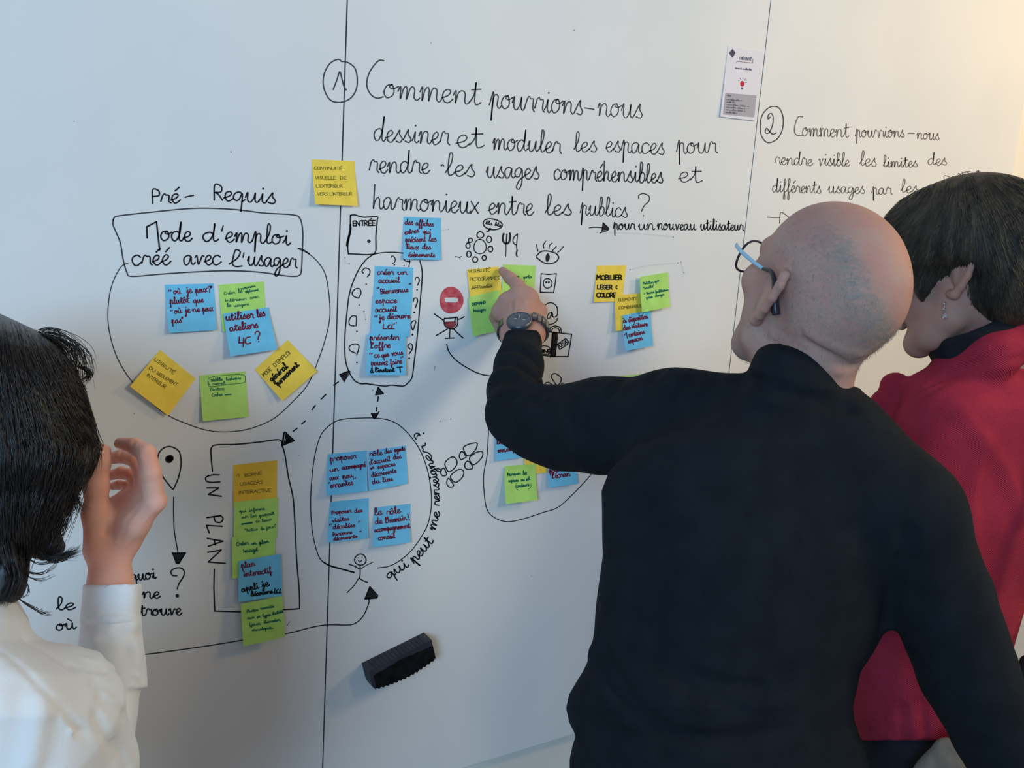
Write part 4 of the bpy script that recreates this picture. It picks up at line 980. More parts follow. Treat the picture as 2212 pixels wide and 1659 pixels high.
# head and neck
ncol = P3(1742, 822, 1.165)
S = Sdf(*box_of([P3(1560, 420, .99), P3(2000, 900, .99), P3(1560, 420, 1.33), P3(2000, 900, 1.33)], .0), 0.0022)
head_sdf(S, Hm, True)
S.chain([Hm.p(0, -.030, -.02), Hm.p(0, -.030, -.075), ncol + np.array([0, .03, .004])], [.053, .053, .055], .03)
_creases(S, [[(1735, 735), (1790, 762), (1840, 792), (1880, 792)], [(1640, 712), (1662, 738), (1680, 748)]], .99, 1.3, .007, -.0040)
_creases(S, [[(1745, 722), (1800, 748), (1860, 768)], [(1700, 758), (1760, 782), (1815, 808)]], .99, 1.3, .010, .0022)
_creases(S, [[(1655, 700), (1650, 725)], [(1690, 770), (1740, 785)]], .99, 1.3, .006, -.0015)
bald = unit((.80, -.30, -.55))
def stub(V):
    L = Hm.inv(V - 0); n = (V - Hm.p(0, -.01, .04)); n /= np.linalg.norm(n, axis=1, keepdims=True)
    c = n @ bald; nx = L[:, 0]; ly = L[:, 1]; lz = L[:, 2]
    m = np.clip((0.66 - c) / 0.16, 0, 1) * np.clip((0.055 - ly) / .03, 0, 1) * np.clip((lz + .075) / .03, 0, 1) * np.clip((.122 - lz) / .03, 0, 1)
    edge = np.exp(-((c - 0.42) / .24) ** 2)
    beard = np.clip((ly - .01) / .02, 0, 1) * np.clip((-.035 - lz) / .02, 0, 1) * .45
    m = m * (0.34 + 0.62 * edge)
    eard = np.linalg.norm((L - np.array([-.085, -.012, .004])) * np.array([1, 1, .75]), axis=1)
    return np.maximum(m, beard) * np.clip((eard - .026) / .012, 0, 1)
Vh, Qh = S.mesh(); SH = S
# pointing hand and forearm, modelled at fine resolution
W0 = P3(1127, 716, 1.612); EL = P3(1112, 905, 1.42)
tipz = float(np.linalg.norm(0)) 
def wz(px, py, off): 
    r = R @ np.array([(px - CX) / F, (py - CY) / F, 1.0]); return (D - off) / r[1]
S = Sdf(*box_of([P3(1050, 560, 1.75), P3(1200, 790, 1.50), P3(1050, 560, 1.5), P3(1200, 790, 1.75)], 0.0), 0.0013)
px = 1.63 / F
TIP = P3(1086, 586, wz(1086, 586, 0.0115)); 
MI, MM, MR, MP = P3(1141, 645, 1.640), P3(1119, 641, 1.636), P3(1096, 652, 1.640), P3(1081, 673, 1.645)
S.chain([MI, P3(1118, 617, 1.648), P3(1101, 600, 1.662), TIP], [.0155, .0118, .0105, .0082], .006)
S.ell(P3(1140, 643, 1.634), .0155, None, .01)
for M_, r_, d1, d2 in ((MM, .0145, (-.010, .004, .040), (-.006, .030, .052)), (MR, .0138, (-.012, .006, .038), (-.004, .030, .048)), (MP, .0125, (-.010, .008, .032), (-.001, .028, .040))):
    a = M_; b_ = M_ + np.array(d1); c_ = M_ + np.array(d2); e_ = c_ + np.array([.012, .006, -.020])
    S.ell(M_ + np.array([0, 0, -.001]), r_ * 1.02, None, .008); S.chain([a, b_, c_, e_], [r_, r_ * .88, r_ * .8, r_ * .7], .003)
# thumb along the palm side
S.chain([P3(1160, 705, 1.640), P3(1166, 670, 1.668), P3(1150, 650, 1.690), P3(1128, 648, 1.695)], [.015, .0125, .011, .009], .006)
for M_, w_ in ((MI, .0150), (MM, .0155), (MR, .0150), (MP, .0135)):
    S.chain([M_, M_ * .45 + (W0 + np.array([0, -.012, 0])) * .55, W0], [w_, w_ * 1.10, .020], .014)
S.chain([P3(1150, 668, 1.648), P3(1149, 700, 1.632)], [.0165, .018], .014)
S.cone(P3(1112, 716, 1.615), P3(1148, 716, 1.615), .0250, .0250, .015)
S.cone(P3(1112, 716, 1.615), P3(1112, 800, 1.53), .024, .022, .015); S.cone(P3(1146, 716, 1.615), P3(1134, 800, 1.53), .0235, .022, .015)
_creases(S, [[(1120, 700), (1128, 665), (1134, 650)], [(1110, 700), (1112, 668), (1114, 650)]], 1.5, 1.7, .006, .0012)
_creases(S, [[(1130, 700), (1130, 662), (1128, 648)], [(1108, 668), (1106, 652)]], 1.5, 1.7, .005, -.0016)
_creases(S, [[(1112, 621), (1119, 612)], [(1098, 608), (1106, 599)], [(1114, 623), (1122, 614)]], 1.5, 1.7, .0022, -.0008)
Va, Qa = S.mesh(); SHAND = S
# torso and arms beneath the pullover
ARM_L = [(P3(1600, 905, 1.19), .060), (P3(1460, 905, 1.23), .062), (P3(1300, 920, 1.305), .0635), (P3(1215, 925, 1.355), .055), (P3(1158, 912, 1.385), .048), (P3(1116, 893, 1.41), .0440)]
FORE = [(P3(1114, 895, 1.41), .044), (P3(1113, 845, 1.47), .042), (P3(1121, 790, 1.525), .038), (P3(1128, 742, 1.575), .0345)]
ARM_R = [(P3(1800, 965, 1.14), .075), (P3(1952, 1105, 1.13), .066), (P3(2030, 1290, 1.16), .064), (P3(2090, 1450, 1.185), .062), (P3(2150, 1580, 1.205), .056), (P3(2215, 1730, 1.22), .048), (P3(2225, 1800, 1.235), .042)]
TOR = [(850, 1600, 1850, 1.17, .070), (900, 1500, 1880, 1.175, .095), (960, 1370, 1940, 1.18, .112), (1020, 1312, 1985, 1.18, .120), (1060, 1296, 1988, 1.18, .122), (1110, 1299, 1975, 1.18, .125), (1200, 1302, 1965, 1.175, .125), (1290, 1292, 1940, 1.18, .125), (1358, 1285, 1915, 1.185, .122),
       (1410, 1276, 1888, 1.19, .122), (1450, 1258, 1862, 1.195, .122), (1500, 1228, 1850, 1.20, .124), (1530, 1221, 1842, 1.20, .125), (1560, 1228, 1846, 1.205, .125), (1590, 1245, 1856, 1.21, .125), (1605, 1240, 1864, 1.21, .127), (1640, 1233, 1872, 1.215, .130), (1720, 1232, 1890, 1.22, .130)]
S = Sdf(*box_of([P3(1030, 800, 1.0), P3(2300, 1760, 1.42), P3(1030, 800, 1.66), P3(2300, 1760, 1.0)], 0.02), 0.006)
S.loft(TOR, .02, mul=0.90)
S.chain([a for a, _ in ARM_L], [r * .78 for _, r in ARM_L], .03); S.chain([a for a, _ in FORE] + [W0], [r * .75 for _, r in FORE] + [.024], .02)
S.chain([a for a, _ in ARM_R], [r * .78 for _, r in ARM_R], .03)
Vt, Qt = S.mesh()
Vall = np.vstack([Vh, Va, Vt]); Qall = np.vstack([Qh, Qa + len(Vh), Qt + len(Vh) + len(Va)])
body = mesh_np('body', c2w(Vall), Qall, m_skin_man, man)
at = body.data.attributes.new('stubble', 'FLOAT', 'POINT'); at.data.foreach_set('value', np.concatenate([stub(Vh), np.zeros(len(Va) + len(Vt))]).astype(np.float32))
# right hand at the end of the hanging arm
S = Sdf(*box_of([P3(2225, 1800, 1.235), P3(2260, 1990, 1.33)], .07), 0.003); b0 = P3(2225, 1800, 1.235); dr = unit(P3(2245, 1960, 1.28) - b0); sd = unit(np.cross(dr, (0, 0, 1)))
S.cone(b0, b0 + dr * .09, .028, .036, .02, flat=(sd, .6))
for i, (o_, l_) in enumerate(((-.028, .070), (-.010, .080), (.009, .076), (.027, .060))):
    q0 = b0 + dr * .095 + np.cross(dr, sd) * o_; S.chain([q0, q0 + dr * l_ * .5 + sd * .008, q0 + dr * l_ * .85 + sd * .028], [.0105, .0095, .008], .003)
q0 = b0 + dr * .035 - np.cross(dr, sd) * .03; S.chain([q0, q0 - np.cross(dr, sd) * .022 + dr * .03, q0 - np.cross(dr, sd) * .024 + dr * .06], [.014, .012, .009], .008)
S.obj('hand', m_skin_man, man)
# pullover
S = Sdf(*box_of([P3(1030, 735, 1.0), P3(2300, 1720, 1.44), P3(1030, 735, 1.68), P3(2300, 1720, 1.0)], 0.015), 0.0034)
S.loft(TOR, .03)
S.chain([a for a, _ in ARM_L], [r for _, r in ARM_L], .035); S.chain([a for a, _ in FORE], [r for _, r in FORE], .02)
S.chain([a for a, _ in ARM_R[:3]], [r for _, r in ARM_R[:3]], .03); S.chain([a for a, _ in ARM_R[2:]], [r for _, r in ARM_R[2:]], .006)
# stand-up collar
cA, cB = P3(1738, 812, 1.165), P3(1712, 905, 1.165)
S.loft([(742, 1660, 1700, 1.155, .045), (747, 1645, 1722, 1.155, .070), (756, 1634, 1752, 1.155, .082), (770, 1627, 1784, 1.155, .087), (788, 1620, 1810, 1.156, .089), (808, 1612, 1826, 1.158, .090), (840, 1602, 1836, 1.16, .092), (870, 1588, 1842, 1.165, .092), (905, 1560, 1850, 1.17, .09)], .010, pw=2.4)
# sleeve mouth, hem
ax_ = unit(W0 - EL)
S.cone(W0 + ax_ * .05, P3(1128, 748, 1.565), .0315, .0305, .003, 'sub')
_creases(S, [[(1085, 752), (1120, 758), (1160, 785)], [(1074, 785), (1115, 790), (1168, 822)], [(1066, 822), (1110, 822), (1150, 840), (1172, 862)], [(1068, 868), (1110, 855), (1160, 868)],
             [(1190, 838), (1187, 865), (1200, 905)], [(1420, 800), (1400, 835), (1392, 880)], [(1345, 815), (1320, 850)], [(1500, 812), (1470, 850), (1455, 900)]], 1.0, 1.7, .011, -.006)
_creases(S, [[(1085, 735), (1130, 745), (1168, 765)], [(1078, 768), (1118, 774), (1165, 802)], [(1070, 803), (1112, 806), (1168, 840)]], 1.0, 1.7, .010, .0035)
_creases(S, [[(1298, 1380), (1318, 1440), (1360, 1510), (1430, 1570), (1510, 1595), (1620, 1592), (1700, 1580)], [(1590, 812), (1640, 828), (1700, 848), (1770, 868), (1832, 880)],
             [(1400, 1300), (1440, 1400), (1520, 1470), (1640, 1490)], [(1430, 1440), (1500, 1490), (1600, 1530)], [(1915, 1352), (1925, 1290), (1950, 1220), (1960, 1150)]], 1.0, 1.4, .014, -.0075)
_creases(S, [[(1275, 1400), (1290, 1450), (1330, 1530), (1400, 1590)], [(1520, 1500), (1620, 1520), (1720, 1510)], [(1240, 1590), (1300, 1600), (1400, 1630)]], 1.0, 1.4, .018, .005)
X_ = [(S.lo[i] + S.h * np.arange(S.n[i])).astype(np.float32) for i in range(3)]
wob = (np.sin(X_[0] * 34 + 1)[:, None, None] * np.sin(X_[1] * 27 + .5)[None, :, None] + .6 * np.sin(X_[0] * 61)[:, None, None] * np.sin(X_[1] * 49 + 2)[None, :, None]) * .0009
S.f += wob.astype(np.float32) * np.ones_like(S.f)
pullover = S.obj('pullover', m_sweater, man); SP = S
legs(man, [P3(1440, 1700, 1.24), P3(1680, 1700, 1.23)], m_trouser, m_shoe, .088, .055, (0, 0, .03), (-.03, .02, .17), top=P3(1560, 1690, 1.225))
# stiff grey hair fringe
cur = []
r_ = np.random.default_rng(3); st_ = stub(Vh); cand = np.where((st_ > .3))[0]
nrm = np.zeros_like(Vh)
e1 = Vh[Qh[:, 1]] - Vh[Qh[:, 0]]; e2 = Vh[Qh[:, 2]] - Vh[Qh[:, 0]]; fn = np.cross(e1, e2)
for q_ in range(4): np.add.at(nrm, Qh[:, q_], fn)
nrm /= np.linalg.norm(nrm, axis=1, keepdims=True) + 1e-12
if ((Vh - Hm.p(0, 0, .04)) * nrm).sum() < 0: nrm = -nrm
for i in r_.choice(cand, 3000, p=st_[cand] / st_[cand].sum()):
    if Hm.inv(Vh[i])[1] > .045: continue
    p0 = Vh[i]; fl = unit(np.cross(nrm[i], Hm.y) * .0 - Hm.z * .8 - Hm.y * .5 + r_.normal(size=3) * .45); fl = unit(fl - nrm[i] * (fl @ nrm[i]) * .9 + nrm[i] * .25)
    l_ = r_.uniform(.003, .007); cur.append(c2w(np.array([p0, p0 + fl * l_ * .5 + nrm[i] * .0006, p0 + fl * l_])))
tubes('hair', cur, .00016, m_hair_grey, man)

# ------------------------------------------------------------------ wristwatch
m_steel = new_mat('watch_steel', (150, 146, 140), 0.28, 0.5, 1.0); m_dark = new_mat('watch_dark', (62, 68, 76), 0.35, 0.5); m_dial = new_mat('watch_dial', (78, 86, 96), 0.4, 0.5)
m_hand = new_mat('watch_hand', (215, 218, 222), 0.3, 0.5)
m_glassw = new_mat('watch_crystal', (200, 205, 210), 0.05, 0.5); m_glassw.node_tree.nodes['Principled BSDF'].inputs['Transmission Weight'].default_value = 0.9
CW = P3(1121, 690, 1.577); nW = unit((-.10, -.76, -.64)); uW = unit(np.cross((0, 0, 1.0), nW)); uW = unit(np.array([1, 0, 0]) - nW * nW[0]); vW = np.cross(nW, uW)
CWS = P3(1121.5, 690.5, 1.572)
watch = empty('wristwatch', c2w(CWS)); tag(watch, 'round grey-dialled wristwatch with steel link bracelet on the pointing wrist', 'watch')
def disc(name, c, n, r, prof, mat, parent, seg=40, cs=True):
    """lathe: prof = list of (radius factor, height)"""
    n = unit(n); u = unit(np.cross(n, (0.3, 0.2, .93))); v = np.cross(n, u); V = []; Fc = []
    for rf, h in prof:
        for i in range(seg):
            a = 2 * math.pi * i / seg; V.append(c + n * h + (u * math.cos(a) + v * math.sin(a)) * r * rf)
    m = len(prof)
    for j in range(m - 1):
        for i in range(seg): Fc.append((j * seg + i, j * seg + (i + 1) % seg, (j + 1) * seg + (i + 1) % seg, (j + 1) * seg + i))
    Fc.append(tuple(range((m - 1) * seg, m * seg))); Fc.append(tuple(range(seg - 1, -1, -1)))
    return mesh_obj(name, c2w(np.array(V)), Fc, mat, parent, smooth=False)
rw = .0228
disc('case', CWS, nW, rw, [(.9, -.010), (1.0, -.007), (1.0, -.001), (.93, .0012), (.88, .0010), (.87, .0002)], m_dark, watch)
disc('dial', CWS, nW, rw * .87, [(1, -.0002), (1, .0004)], m_dial, watch)
def bar(name, a, b, w, n, mat, parent, h=.0004):
    a = np.asarray(a); b = np.asarray(b); t = unit(b - a); s_ = np.cross(t, n) * w / 2; V = [a - s_, a + s_, b + s_, b - s_]; V = V + [v + n * h for v in V]
    return mesh_obj(name, c2w(np.array(V)), [(0, 3, 2, 1), (4, 5, 6, 7), (0, 1, 5, 4), (1, 2, 6, 5), (2, 3, 7, 6), (3, 0, 4, 7)], mat, parent)
dc = CWS + nW * .0006
for a, r0, r1, w in ((-.25, .0065, .0115, .0009), (2.75, .004, .009, .0012), (1.45, .006, .013, .0008)):
    d_ = uW * math.cos(a) + vW * math.sin(a) * 1.0; bar('watch_hand', dc + d_ * r0, dc + d_ * r1, w, nW, m_hand, watch)
for i in range(12):
    a = i * math.pi / 6; d_ = uW * math.cos(a) + vW * math.sin(a); bar('hour_mark', dc + d_ * .0165, dc + d_ * .0185, .0007, nW, m_steel, watch)
for a, rr in ((.35, .011), (2.0, .010)):
    disc('subdial', dc + (uW * math.cos(a) + vW * math.sin(a)) * rr, nW, .0038, [(1, 0), (1, .0002)], m_dark, watch, 20)
# bracelet links around the wrist
axw = unit(P3(1127, 690, 1.64) - P3(1112, 905, 1.43)); n1 = unit(nW - axw * (nW @ axw)); n2 = np.cross(axw, n1); wc = P3(1130, 713, 1.6145) - axw * .0
if n2[0] < 0: n2 = -n2
for i in range(22):
    a = math.radians(30 + i * 13.2)
    if a > math.radians(324): break
    d_ = n1 * math.cos(a) + n2 * math.sin(a); pr = wc + n1 * math.cos(a) * .0330 + n2 * math.sin(a) * .0455; tn = unit(-n1 * math.sin(a) * .033 + n2 * math.cos(a) * .0455)
    for j, (o_, w_) in enumerate(((-.0072, .0056), (0, .0078), (.0072, .0056))):
        c_ = pr + axw * o_; hw = tn * .0036; hx = axw * w_ / 2; hz = np.cross(axw, tn); hz = hz * (1 if hz @ d_ > 0 else -1) * .0016
        V = [c_ + sx * hw + sy * hx + sz * hz for sz in (-1, 1) for sx, sy in ((-1, -1), (1, -1), (1, 1), (-1, 1))]
        o = mesh_obj('link', c2w(np.array(V)), [(0, 3, 2, 1), (4, 5, 6, 7), (0, 1, 5, 4), (1, 2, 6, 5), (2, 3, 7, 6), (3, 0, 4, 7)], m_steel if (i + j) % 2 or j == 1 else m_dark, watch)

# ------------------------------------------------------------------ glasses
m_frame = new_mat('glasses_frame', (34, 28, 46), 0.35, 0.5); m_temple = new_mat('glasses_temple', (150, 196, 222), 0.3, 0.5); m_tip = new_mat('glasses_tip', (26, 28, 36), 0.4, 0.5)
m_lens = new_mat('lens_glass', (240, 245, 248), 0.02, 0.5); m_lens.node_tree.nodes['Principled BSDF'].inputs['Transmission Weight'].default_value = 1.0; m_lens.node_tree.nodes['Principled BSDF'].inputs['IOR'].default_value = 1.05
gl = empty('glasses', c2w(Hm.p(0, .11, .02))); tag(gl, 'dark-rimmed glasses with pale blue temple arms on the bald man', 'glasses')
def tube1(name, pts, rad, mat, parent, sides=8, flat=None):
    pts = np.array(pts, float); n = len(pts)
    t = np.gradient(pts, axis=0); t /= np.linalg.norm(t, axis=1, keepdims=True) + 1e-12
    ref = np.asarray(flat if flat is not None else (.3, .2, .93)); u = np.cross(t, ref); u /= np.linalg.norm(u, axis=1, keepdims=True); w = np.cross(t, u)
    rad = np.atleast_1d(rad) * np.ones(n) if np.ndim(rad) < 2 else rad
    V = []
    for k in range(sides):
        a = 2 * math.pi * k / sides; V.append(pts + (u * math.cos(a) * (1.0) + w * math.sin(a) * (0.45 if flat is not None else 1)) * np.asarray(rad)[:, None])
    V = np.vstack(V); Fc = [(k * n + i, k * n + i + 1, ((k + 1) % sides) * n + i + 1, ((k + 1) % sides) * n + i) for k in range(sides) for i in range(n - 1)]
    Fc.append(tuple(k * n for k in range(sides))); Fc.append(tuple(k * n + n - 1 for k in reversed(range(sides))))
    return mesh_obj(name, c2w(V), Fc, mat, parent, smooth=True)
def sp3(p, m=6):
    p = np.array(p, float); q = np.vstack([2 * p[0] - p[1], p, 2 * p[-1] - p[-2]]); out = []
    for i in range(1, len(q) - 2):
        for k in range(m):
            t = k / m; a, b, c, d = q[i - 1], q[i], q[i + 1], q[i + 2]
            out.append(.5 * ((2 * b) + (-a + c) * t + (2 * a - 5 * b + 4 * c - d) * t * t + (-a + 3 * b - 3 * c + d) * t ** 3))
    out.append(p[-1]); return np.array(out)
for sx in (-1, 1):
    rim_ = [Hm.p(sx * (.036 + .0265 * math.cos(a) * (1 if math.cos(a) > 0 else .9)), .116 - .012 * math.cos(a) ** 2 * (1 if math.cos(a) > 0 else 0), .010 + .0225 * math.sin(a)) for a in np.linspace(0, 2 * math.pi, 33)]
    tube1('rim', rim_, .0016, m_frame, gl)
    mid = np.mean(rim_[:-1], 0)
    V = np.vstack([np.array(rim_[:-1]), [mid + Hm.y * .001]]); mesh_obj('lens', c2w(V), [(i, (i + 1) % 32, 32) for i in range(32)], m_lens, gl)
    hinge = Hm.p(sx * .067, .112, .024)
    tube1('temple', sp3([hinge, Hm.p(sx * .0745, .085, .025), Hm.p(sx * .079, .045, .027), Hm.p(sx * .0805, .022, .029)]), np.linspace(.0034, .0022, 19), m_temple, gl, 8, flat=Hm.x)
    tube1('temple_tip', sp3([Hm.p(sx * .0805, .022, .029), Hm.p(sx * .082, .004, .0335), Hm.p(sx * .0845, -.010, .030), Hm.p(sx * .0850, -.021, .020), Hm.p(sx * .0835, -.031, .004), Hm.p(sx * .081, -.037, -.005)]), np.concatenate([np.linspace(.0022, .003, 12), np.linspace(.003, .0052, 15), np.linspace(.0052, .0046, 4)]), m_tip, gl)
tube1('bridge', sp3([Hm.p(-.011, .117, .020), Hm.p(0, .121, .024), Hm.p(.011, .117, .020)]), .0014, m_frame, gl)
# ------------------------------------------------------------------ woman in red, right
wom = empty('person', c2w(drop_to_floor(P3(2020, 1700, 1.52))))
tag(wom, 'short-haired woman in a red knitted top and black rollneck, at the far right', 'person', 'people at the whiteboard')
Hw = Frame(P3(2076, 610, 1.395), (-.79, .07, .60), (-.10, -.99, .08), 0.93)
S = Sdf(*box_of([P3(1870, 420, 1.25), P3(2300, 830, 1.25), P3(1870, 420, 1.54), P3(2300, 830, 1.54)], .0), 0.0024)
head_sdf(S, Hw, False, ears=(1, 1))
S.chain([Hw.p(0, -.03, -.02), P3(2125, 740, 1.42), P3(2150, 800, 1.44)], [.050, .050, .055], .03)
Vh2, Qh2 = S.mesh(); SW = S
WT = [(790, 2010, 2300, 1.47, .08), (830, 1965, 2340, 1.47, .12), (880, 1930, 2350, 1.47, .14), (940, 1900, 2350, 1.475, .145), (1020, 1880, 2335, 1.48, .15), (1150, 1860, 2290, 1.48, .15), (1290, 1835, 2222, 1.49, .15), (1400, 1822, 2190, 1.50, .15), (1500, 1822, 2195, 1.51, .15), (1560, 1830, 2200, 1.515, .15), (1600, 1845, 2205, 1.52, .148)]
S = Sdf(*box_of([P3(1800, 760, 1.28), P3(2420, 1800, 1.7), P3(1800, 760, 1.7), P3(2420, 1800, 1.28)], .02), 0.008)
S.loft(WT, .02, mul=.86)
S.chain([P3(2040, 930, 1.37), P3(1960, 1180, 1.36), P3(1880, 1330, 1.46)], [.045, .038, .03], .03)
Vt2, Qt2 = S.mesh()
mesh_np('body', c2w(np.vstack([Vh2, Vt2])), np.vstack([Qh2, Qt2 + len(Vh2)]), m_skin_dark, wom)
# rollneck
S = Sdf(*box_of([P3(1960, 640, 1.3), P3(2340, 880, 1.58), P3(1960, 640, 1.58), P3(2340, 880, 1.3)], .0), 0.003)
cn = unit(np.array([.44, .89, .10])); cc = P3(2098, 716, 1.405)
S.cone(cc - cn * .014, cc + cn * .020, .071, .069, .012)
S.clip(cc - cn * .018, -cn, .006)
S.cone(cc - cn * .12, cc - cn * .010, .064, .064, .004, 'sub')
_creases(S, [[(2030, 792), (2100, 765), (2210, 712)]], 1.25, 1.6, .006, -.003)
S.obj('rollneck', m_roll, wom)
# red knitted top with a tied shawl collar
S = Sdf(*box_of([P3(1800, 640, 1.28), P3(2420, 1640, 1.7), P3(1800, 640, 1.7), P3(2420, 1640, 1.28)], .0), 0.0042)
S.loft(WT, .03)
S.chain([P3(2045, 905, 1.385), P3(1975, 1180, 1.36), P3(1885, 1350, 1.46)], [.062, .056, .045], .03)
S.chain([P3(2060, 800, 1.40), P3(2140, 765, 1.36), P3(2230, 715, 1.385), P3(2290, 690, 1.44)], [.030, .034, .034, .034], .03)
S.chain([P3(2060, 805, 1.40), P3(1990, 838, 1.42), P3(1945, 850, 1.44)], [.024, .020, .017], .015)
S.chain([P3(2300, 700, 1.45), P3(2330, 800, 1.47)], [.05, .08], .04)
S.ell(P3(1934, 832, 1.45), (.0235, .0205, .022), None, .008)
S.chain([P3(1934, 838, 1.45), P3(1905, 868, 1.455), P3(1862, 915, 1.46), P3(1850, 960, 1.46)], [.015, .016, .015, .013], .008)
S.chain([P3(1955, 858, 1.45), P3(1915, 905, 1.45), P3(1880, 945, 1.45)], [.014, .012, .012], .02)
_creases(S, [[(1950, 885), (1990, 860), (2050, 820), (2130, 790), (2212, 770)], [(1930, 880), (1985, 842), (2060, 805), (2160, 760)], [(1925, 820), (1940, 838), (1938, 855)],
             [(2010, 830), (2100, 790), (2200, 745)]], 1.2, 1.7, .009, -.005)
_creases(S, [[(2130, 960), (2100, 1080), (2110, 1230)], [(2080, 900), (2160, 1000), (2212, 1120)]], 1.2, 1.7, .02, .006)
_creases(S, [[(1905, 1520), (1910, 1600)], [(1950, 1530), (1955, 1600)], [(1990, 1520), (1998, 1600)]], 1.2, 1.7, .010, -.004)
S.obj('knitted_top', m_redknit, wom)
legs(wom, [P3(1950, 1680, 1.56), P3(2100, 1680, 1.56)], m_roll, m_shoe, .095, .05, (-.02, 0, .02), (-.16, .02, .06), top=P3(2020, 1690, 1.545))
S = Sdf(*box_of([P3(1820, 1540, 1.30), P3(2240, 1760, 1.72)], .03), 0.005)
S.loft([(1570, 1850, 2195, 1.525, .128), (1610, 1842, 2200, 1.525, .142), (1680, 1836, 2210, 1.53, .145), (1750, 1840, 2215, 1.54, .140)], .02)
S.obj('waistband', m_roll, wom)
# beige scarf end / bag strap and dark bag at the frame edge
bag = empty('shoulder_bag', c2w(P3(2250, 1480, 1.34)))
tag(bag, 'dark shoulder bag at the right edge, hanging beside the red top', 'bag')
m_bag = noisy(new_mat('bag_fabric', (52, 48, 46), 0.8, 0.2), (46, 43, 42), (60, 56, 52), 30, 4, 0.4, 200)
S = Sdf(*box_of([P3(2170, 1390, 1.28), P3(2420, 1740, 1.42)], .08), 0.005)
S.loft([(1412, 2218, 2330, 1.34, .022), (1420, 2203, 2345, 1.34, .03), (1460, 2196, 2352, 1.34, .033), (1560, 2196, 2358, 1.34, .035), (1650, 2200, 2352, 1.34, .03)], .02, pw=3)
S.obj('pouch', m_bag, bag)
tube1('strap', sp3([P3(2240, 1425, 1.335), P3(2262, 1300, 1.325), P3(2300, 1100, 1.31), P3(2330, 900, 1.33), P3(2360, 740, 1.42), P3(2400, 860, 1.50), P3(2380, 1200, 1.44), P3(2320, 1425, 1.345)]), .011, m_bag, bag, 8, flat=(0, 0, 1))
cloth = None
m_beige = cloth_mat('beige_cloth', (112, 102, 92), (128, 118, 106), 20, 0.3)
S = Sdf(*box_of([P3(1975, 1575, 1.27), P3(2110, 1900, 1.38)], .06), 0.004)
S.chain([P3(2046, 1622, 1.325), P3(2036, 1690, 1.325), P3(2030, 1860, 1.34)], [.020, .038, .044], .02, flat=((0.2, 0, 1), .6))
_creases(S, [[(2045, 1600), (2036, 1680), (2020, 1850)], [(2060, 1620), (2062, 1700), (2060, 1850)], [(2022, 1640), (2005, 1740)]], 1.2, 1.6, .007, -.005)
o = S.obj('folded_scarf', m_beige, None); tag(o, 'beige cloth hanging below the red top, beside the black sleeve', 'cloth')
# hair: a cap of hair over the skull, short at the nape
p = Hw.p; A = Hw.A()
S = Sdf(*box_of([P3(1860, 350, 1.22), P3(2360, 720, 1.22), P3(1860, 350, 1.62), P3(2360, 720, 1.62)], .0), 0.003)
S.ell(p(0, -.020, .066), (.106, .124, .102), A, .02); S.ell(p(0, -.070, .010), (.088, .070, .085), A, .03)
S.ell(p(0, .050, .085), (.085, .065, .060), A, .03)
S.ell(p(-.060, .020, .040), (.035, .050, .045), A, .02); S.ell(p(.060, .020, .040), (.035, .050, .045), A, .02)
S.ell(p(0, .125, .000), (.075, .055, .058), A, .02, 'sub')
S.ell(p(-.10, .005, -.022), (.035, .046, .040), A, .02, 'sub'); S.ell(p(.10, .005, -.022), (.035, .046, .040), A, .02, 'sub')
S.chain([p(-.078, .040, .030), p(-.074, .045, -.012), p(-.068, .047, -.030)], [.012, .008, .003], .012)
HH = S; HM = S.obj('hair', m_hair_brown, wom)
Vc = Hw.inv(np.zeros((1, 3)))
def strands(S, seeds, flow, n, L, z0, z1, lift, rr, jitter=.15):
    """hair laid along a sculpted volume: start pixels, flow(px,py)->direction in pixels"""
    out = []; P_ = np.array(seeds, float); N = len(P_)
    ll = L * rr.uniform(.6, 1.2, N); a = rr.normal(size=N) * jitter; T_ = [P_.copy()]
    for i in range(n):
        f_ = np.array([flow(x, y) for x, y in P_], float); f_ /= np.linalg.norm(f_, axis=1, keepdims=True) + 1e-9
        f_ = np.stack([f_[:, 0] * np.cos(a) - f_[:, 1] * np.sin(a), f_[:, 0] * np.sin(a) + f_[:, 1] * np.cos(a)], 1)
        P_ = P_ + f_ * (ll / n)[:, None]; T_.append(P_.copy())
    T_ = np.stack(T_, 1); Z = S.hit(T_[..., 0].ravel(), T_[..., 1].ravel(), z0, z1, .002).reshape(T_.shape[:2])
    for pts, z in zip(T_, Z):
        ok = ~np.isnan(z)
        if ok.sum() < 3: continue
        idx_ = np.where(ok)[0]; z = np.interp(np.arange(len(z)), idx_, z[idx_]); lf = rr.uniform(-.5, 1) * lift
        m_ = idx_[-1] + 1
        out.append(c2w(np.array([P3(a_, b_, c_ - lf) for (a_, b_), c_ in zip(pts[idx_[0]:m_], z[idx_[0]:m_])])))
    return out
rh = np.random.default_rng(11)
seeds = [(rh.uniform(1880, 2330), rh.uniform(370, 650)) for _ in range(2300)]
crown = np.array([2085, 390.])
flow = lambda x, y: ((x - crown[0]) * .9 + 12 - (y - 380) * .15, 60 + abs(y - crown[1]) * .9)
cur = strands(HH, seeds, flow, 9, 95, 1.2, 1.6, .003, rh, .12)
fly = []
for i in range(26):        # wisps standing off the crown
    x0 = rh.uniform(2040, 2170); y0 = 385 + max(0, x0 - 2090) * .22
    q_ = [P3(x0, y0 + 12, 1.38), P3(x0 + rh.uniform(-5, 30), y0 - rh.uniform(2, 16), 1.38), P3(x0 + rh.uniform(10, 60), y0 - rh.uniform(0, 18) + 10, 1.39), P3(x0 + rh.uniform(25, 95), y0 + rh.uniform(5, 50), 1.39)]
    fly.append(c2w(sp3(q_, 4)))
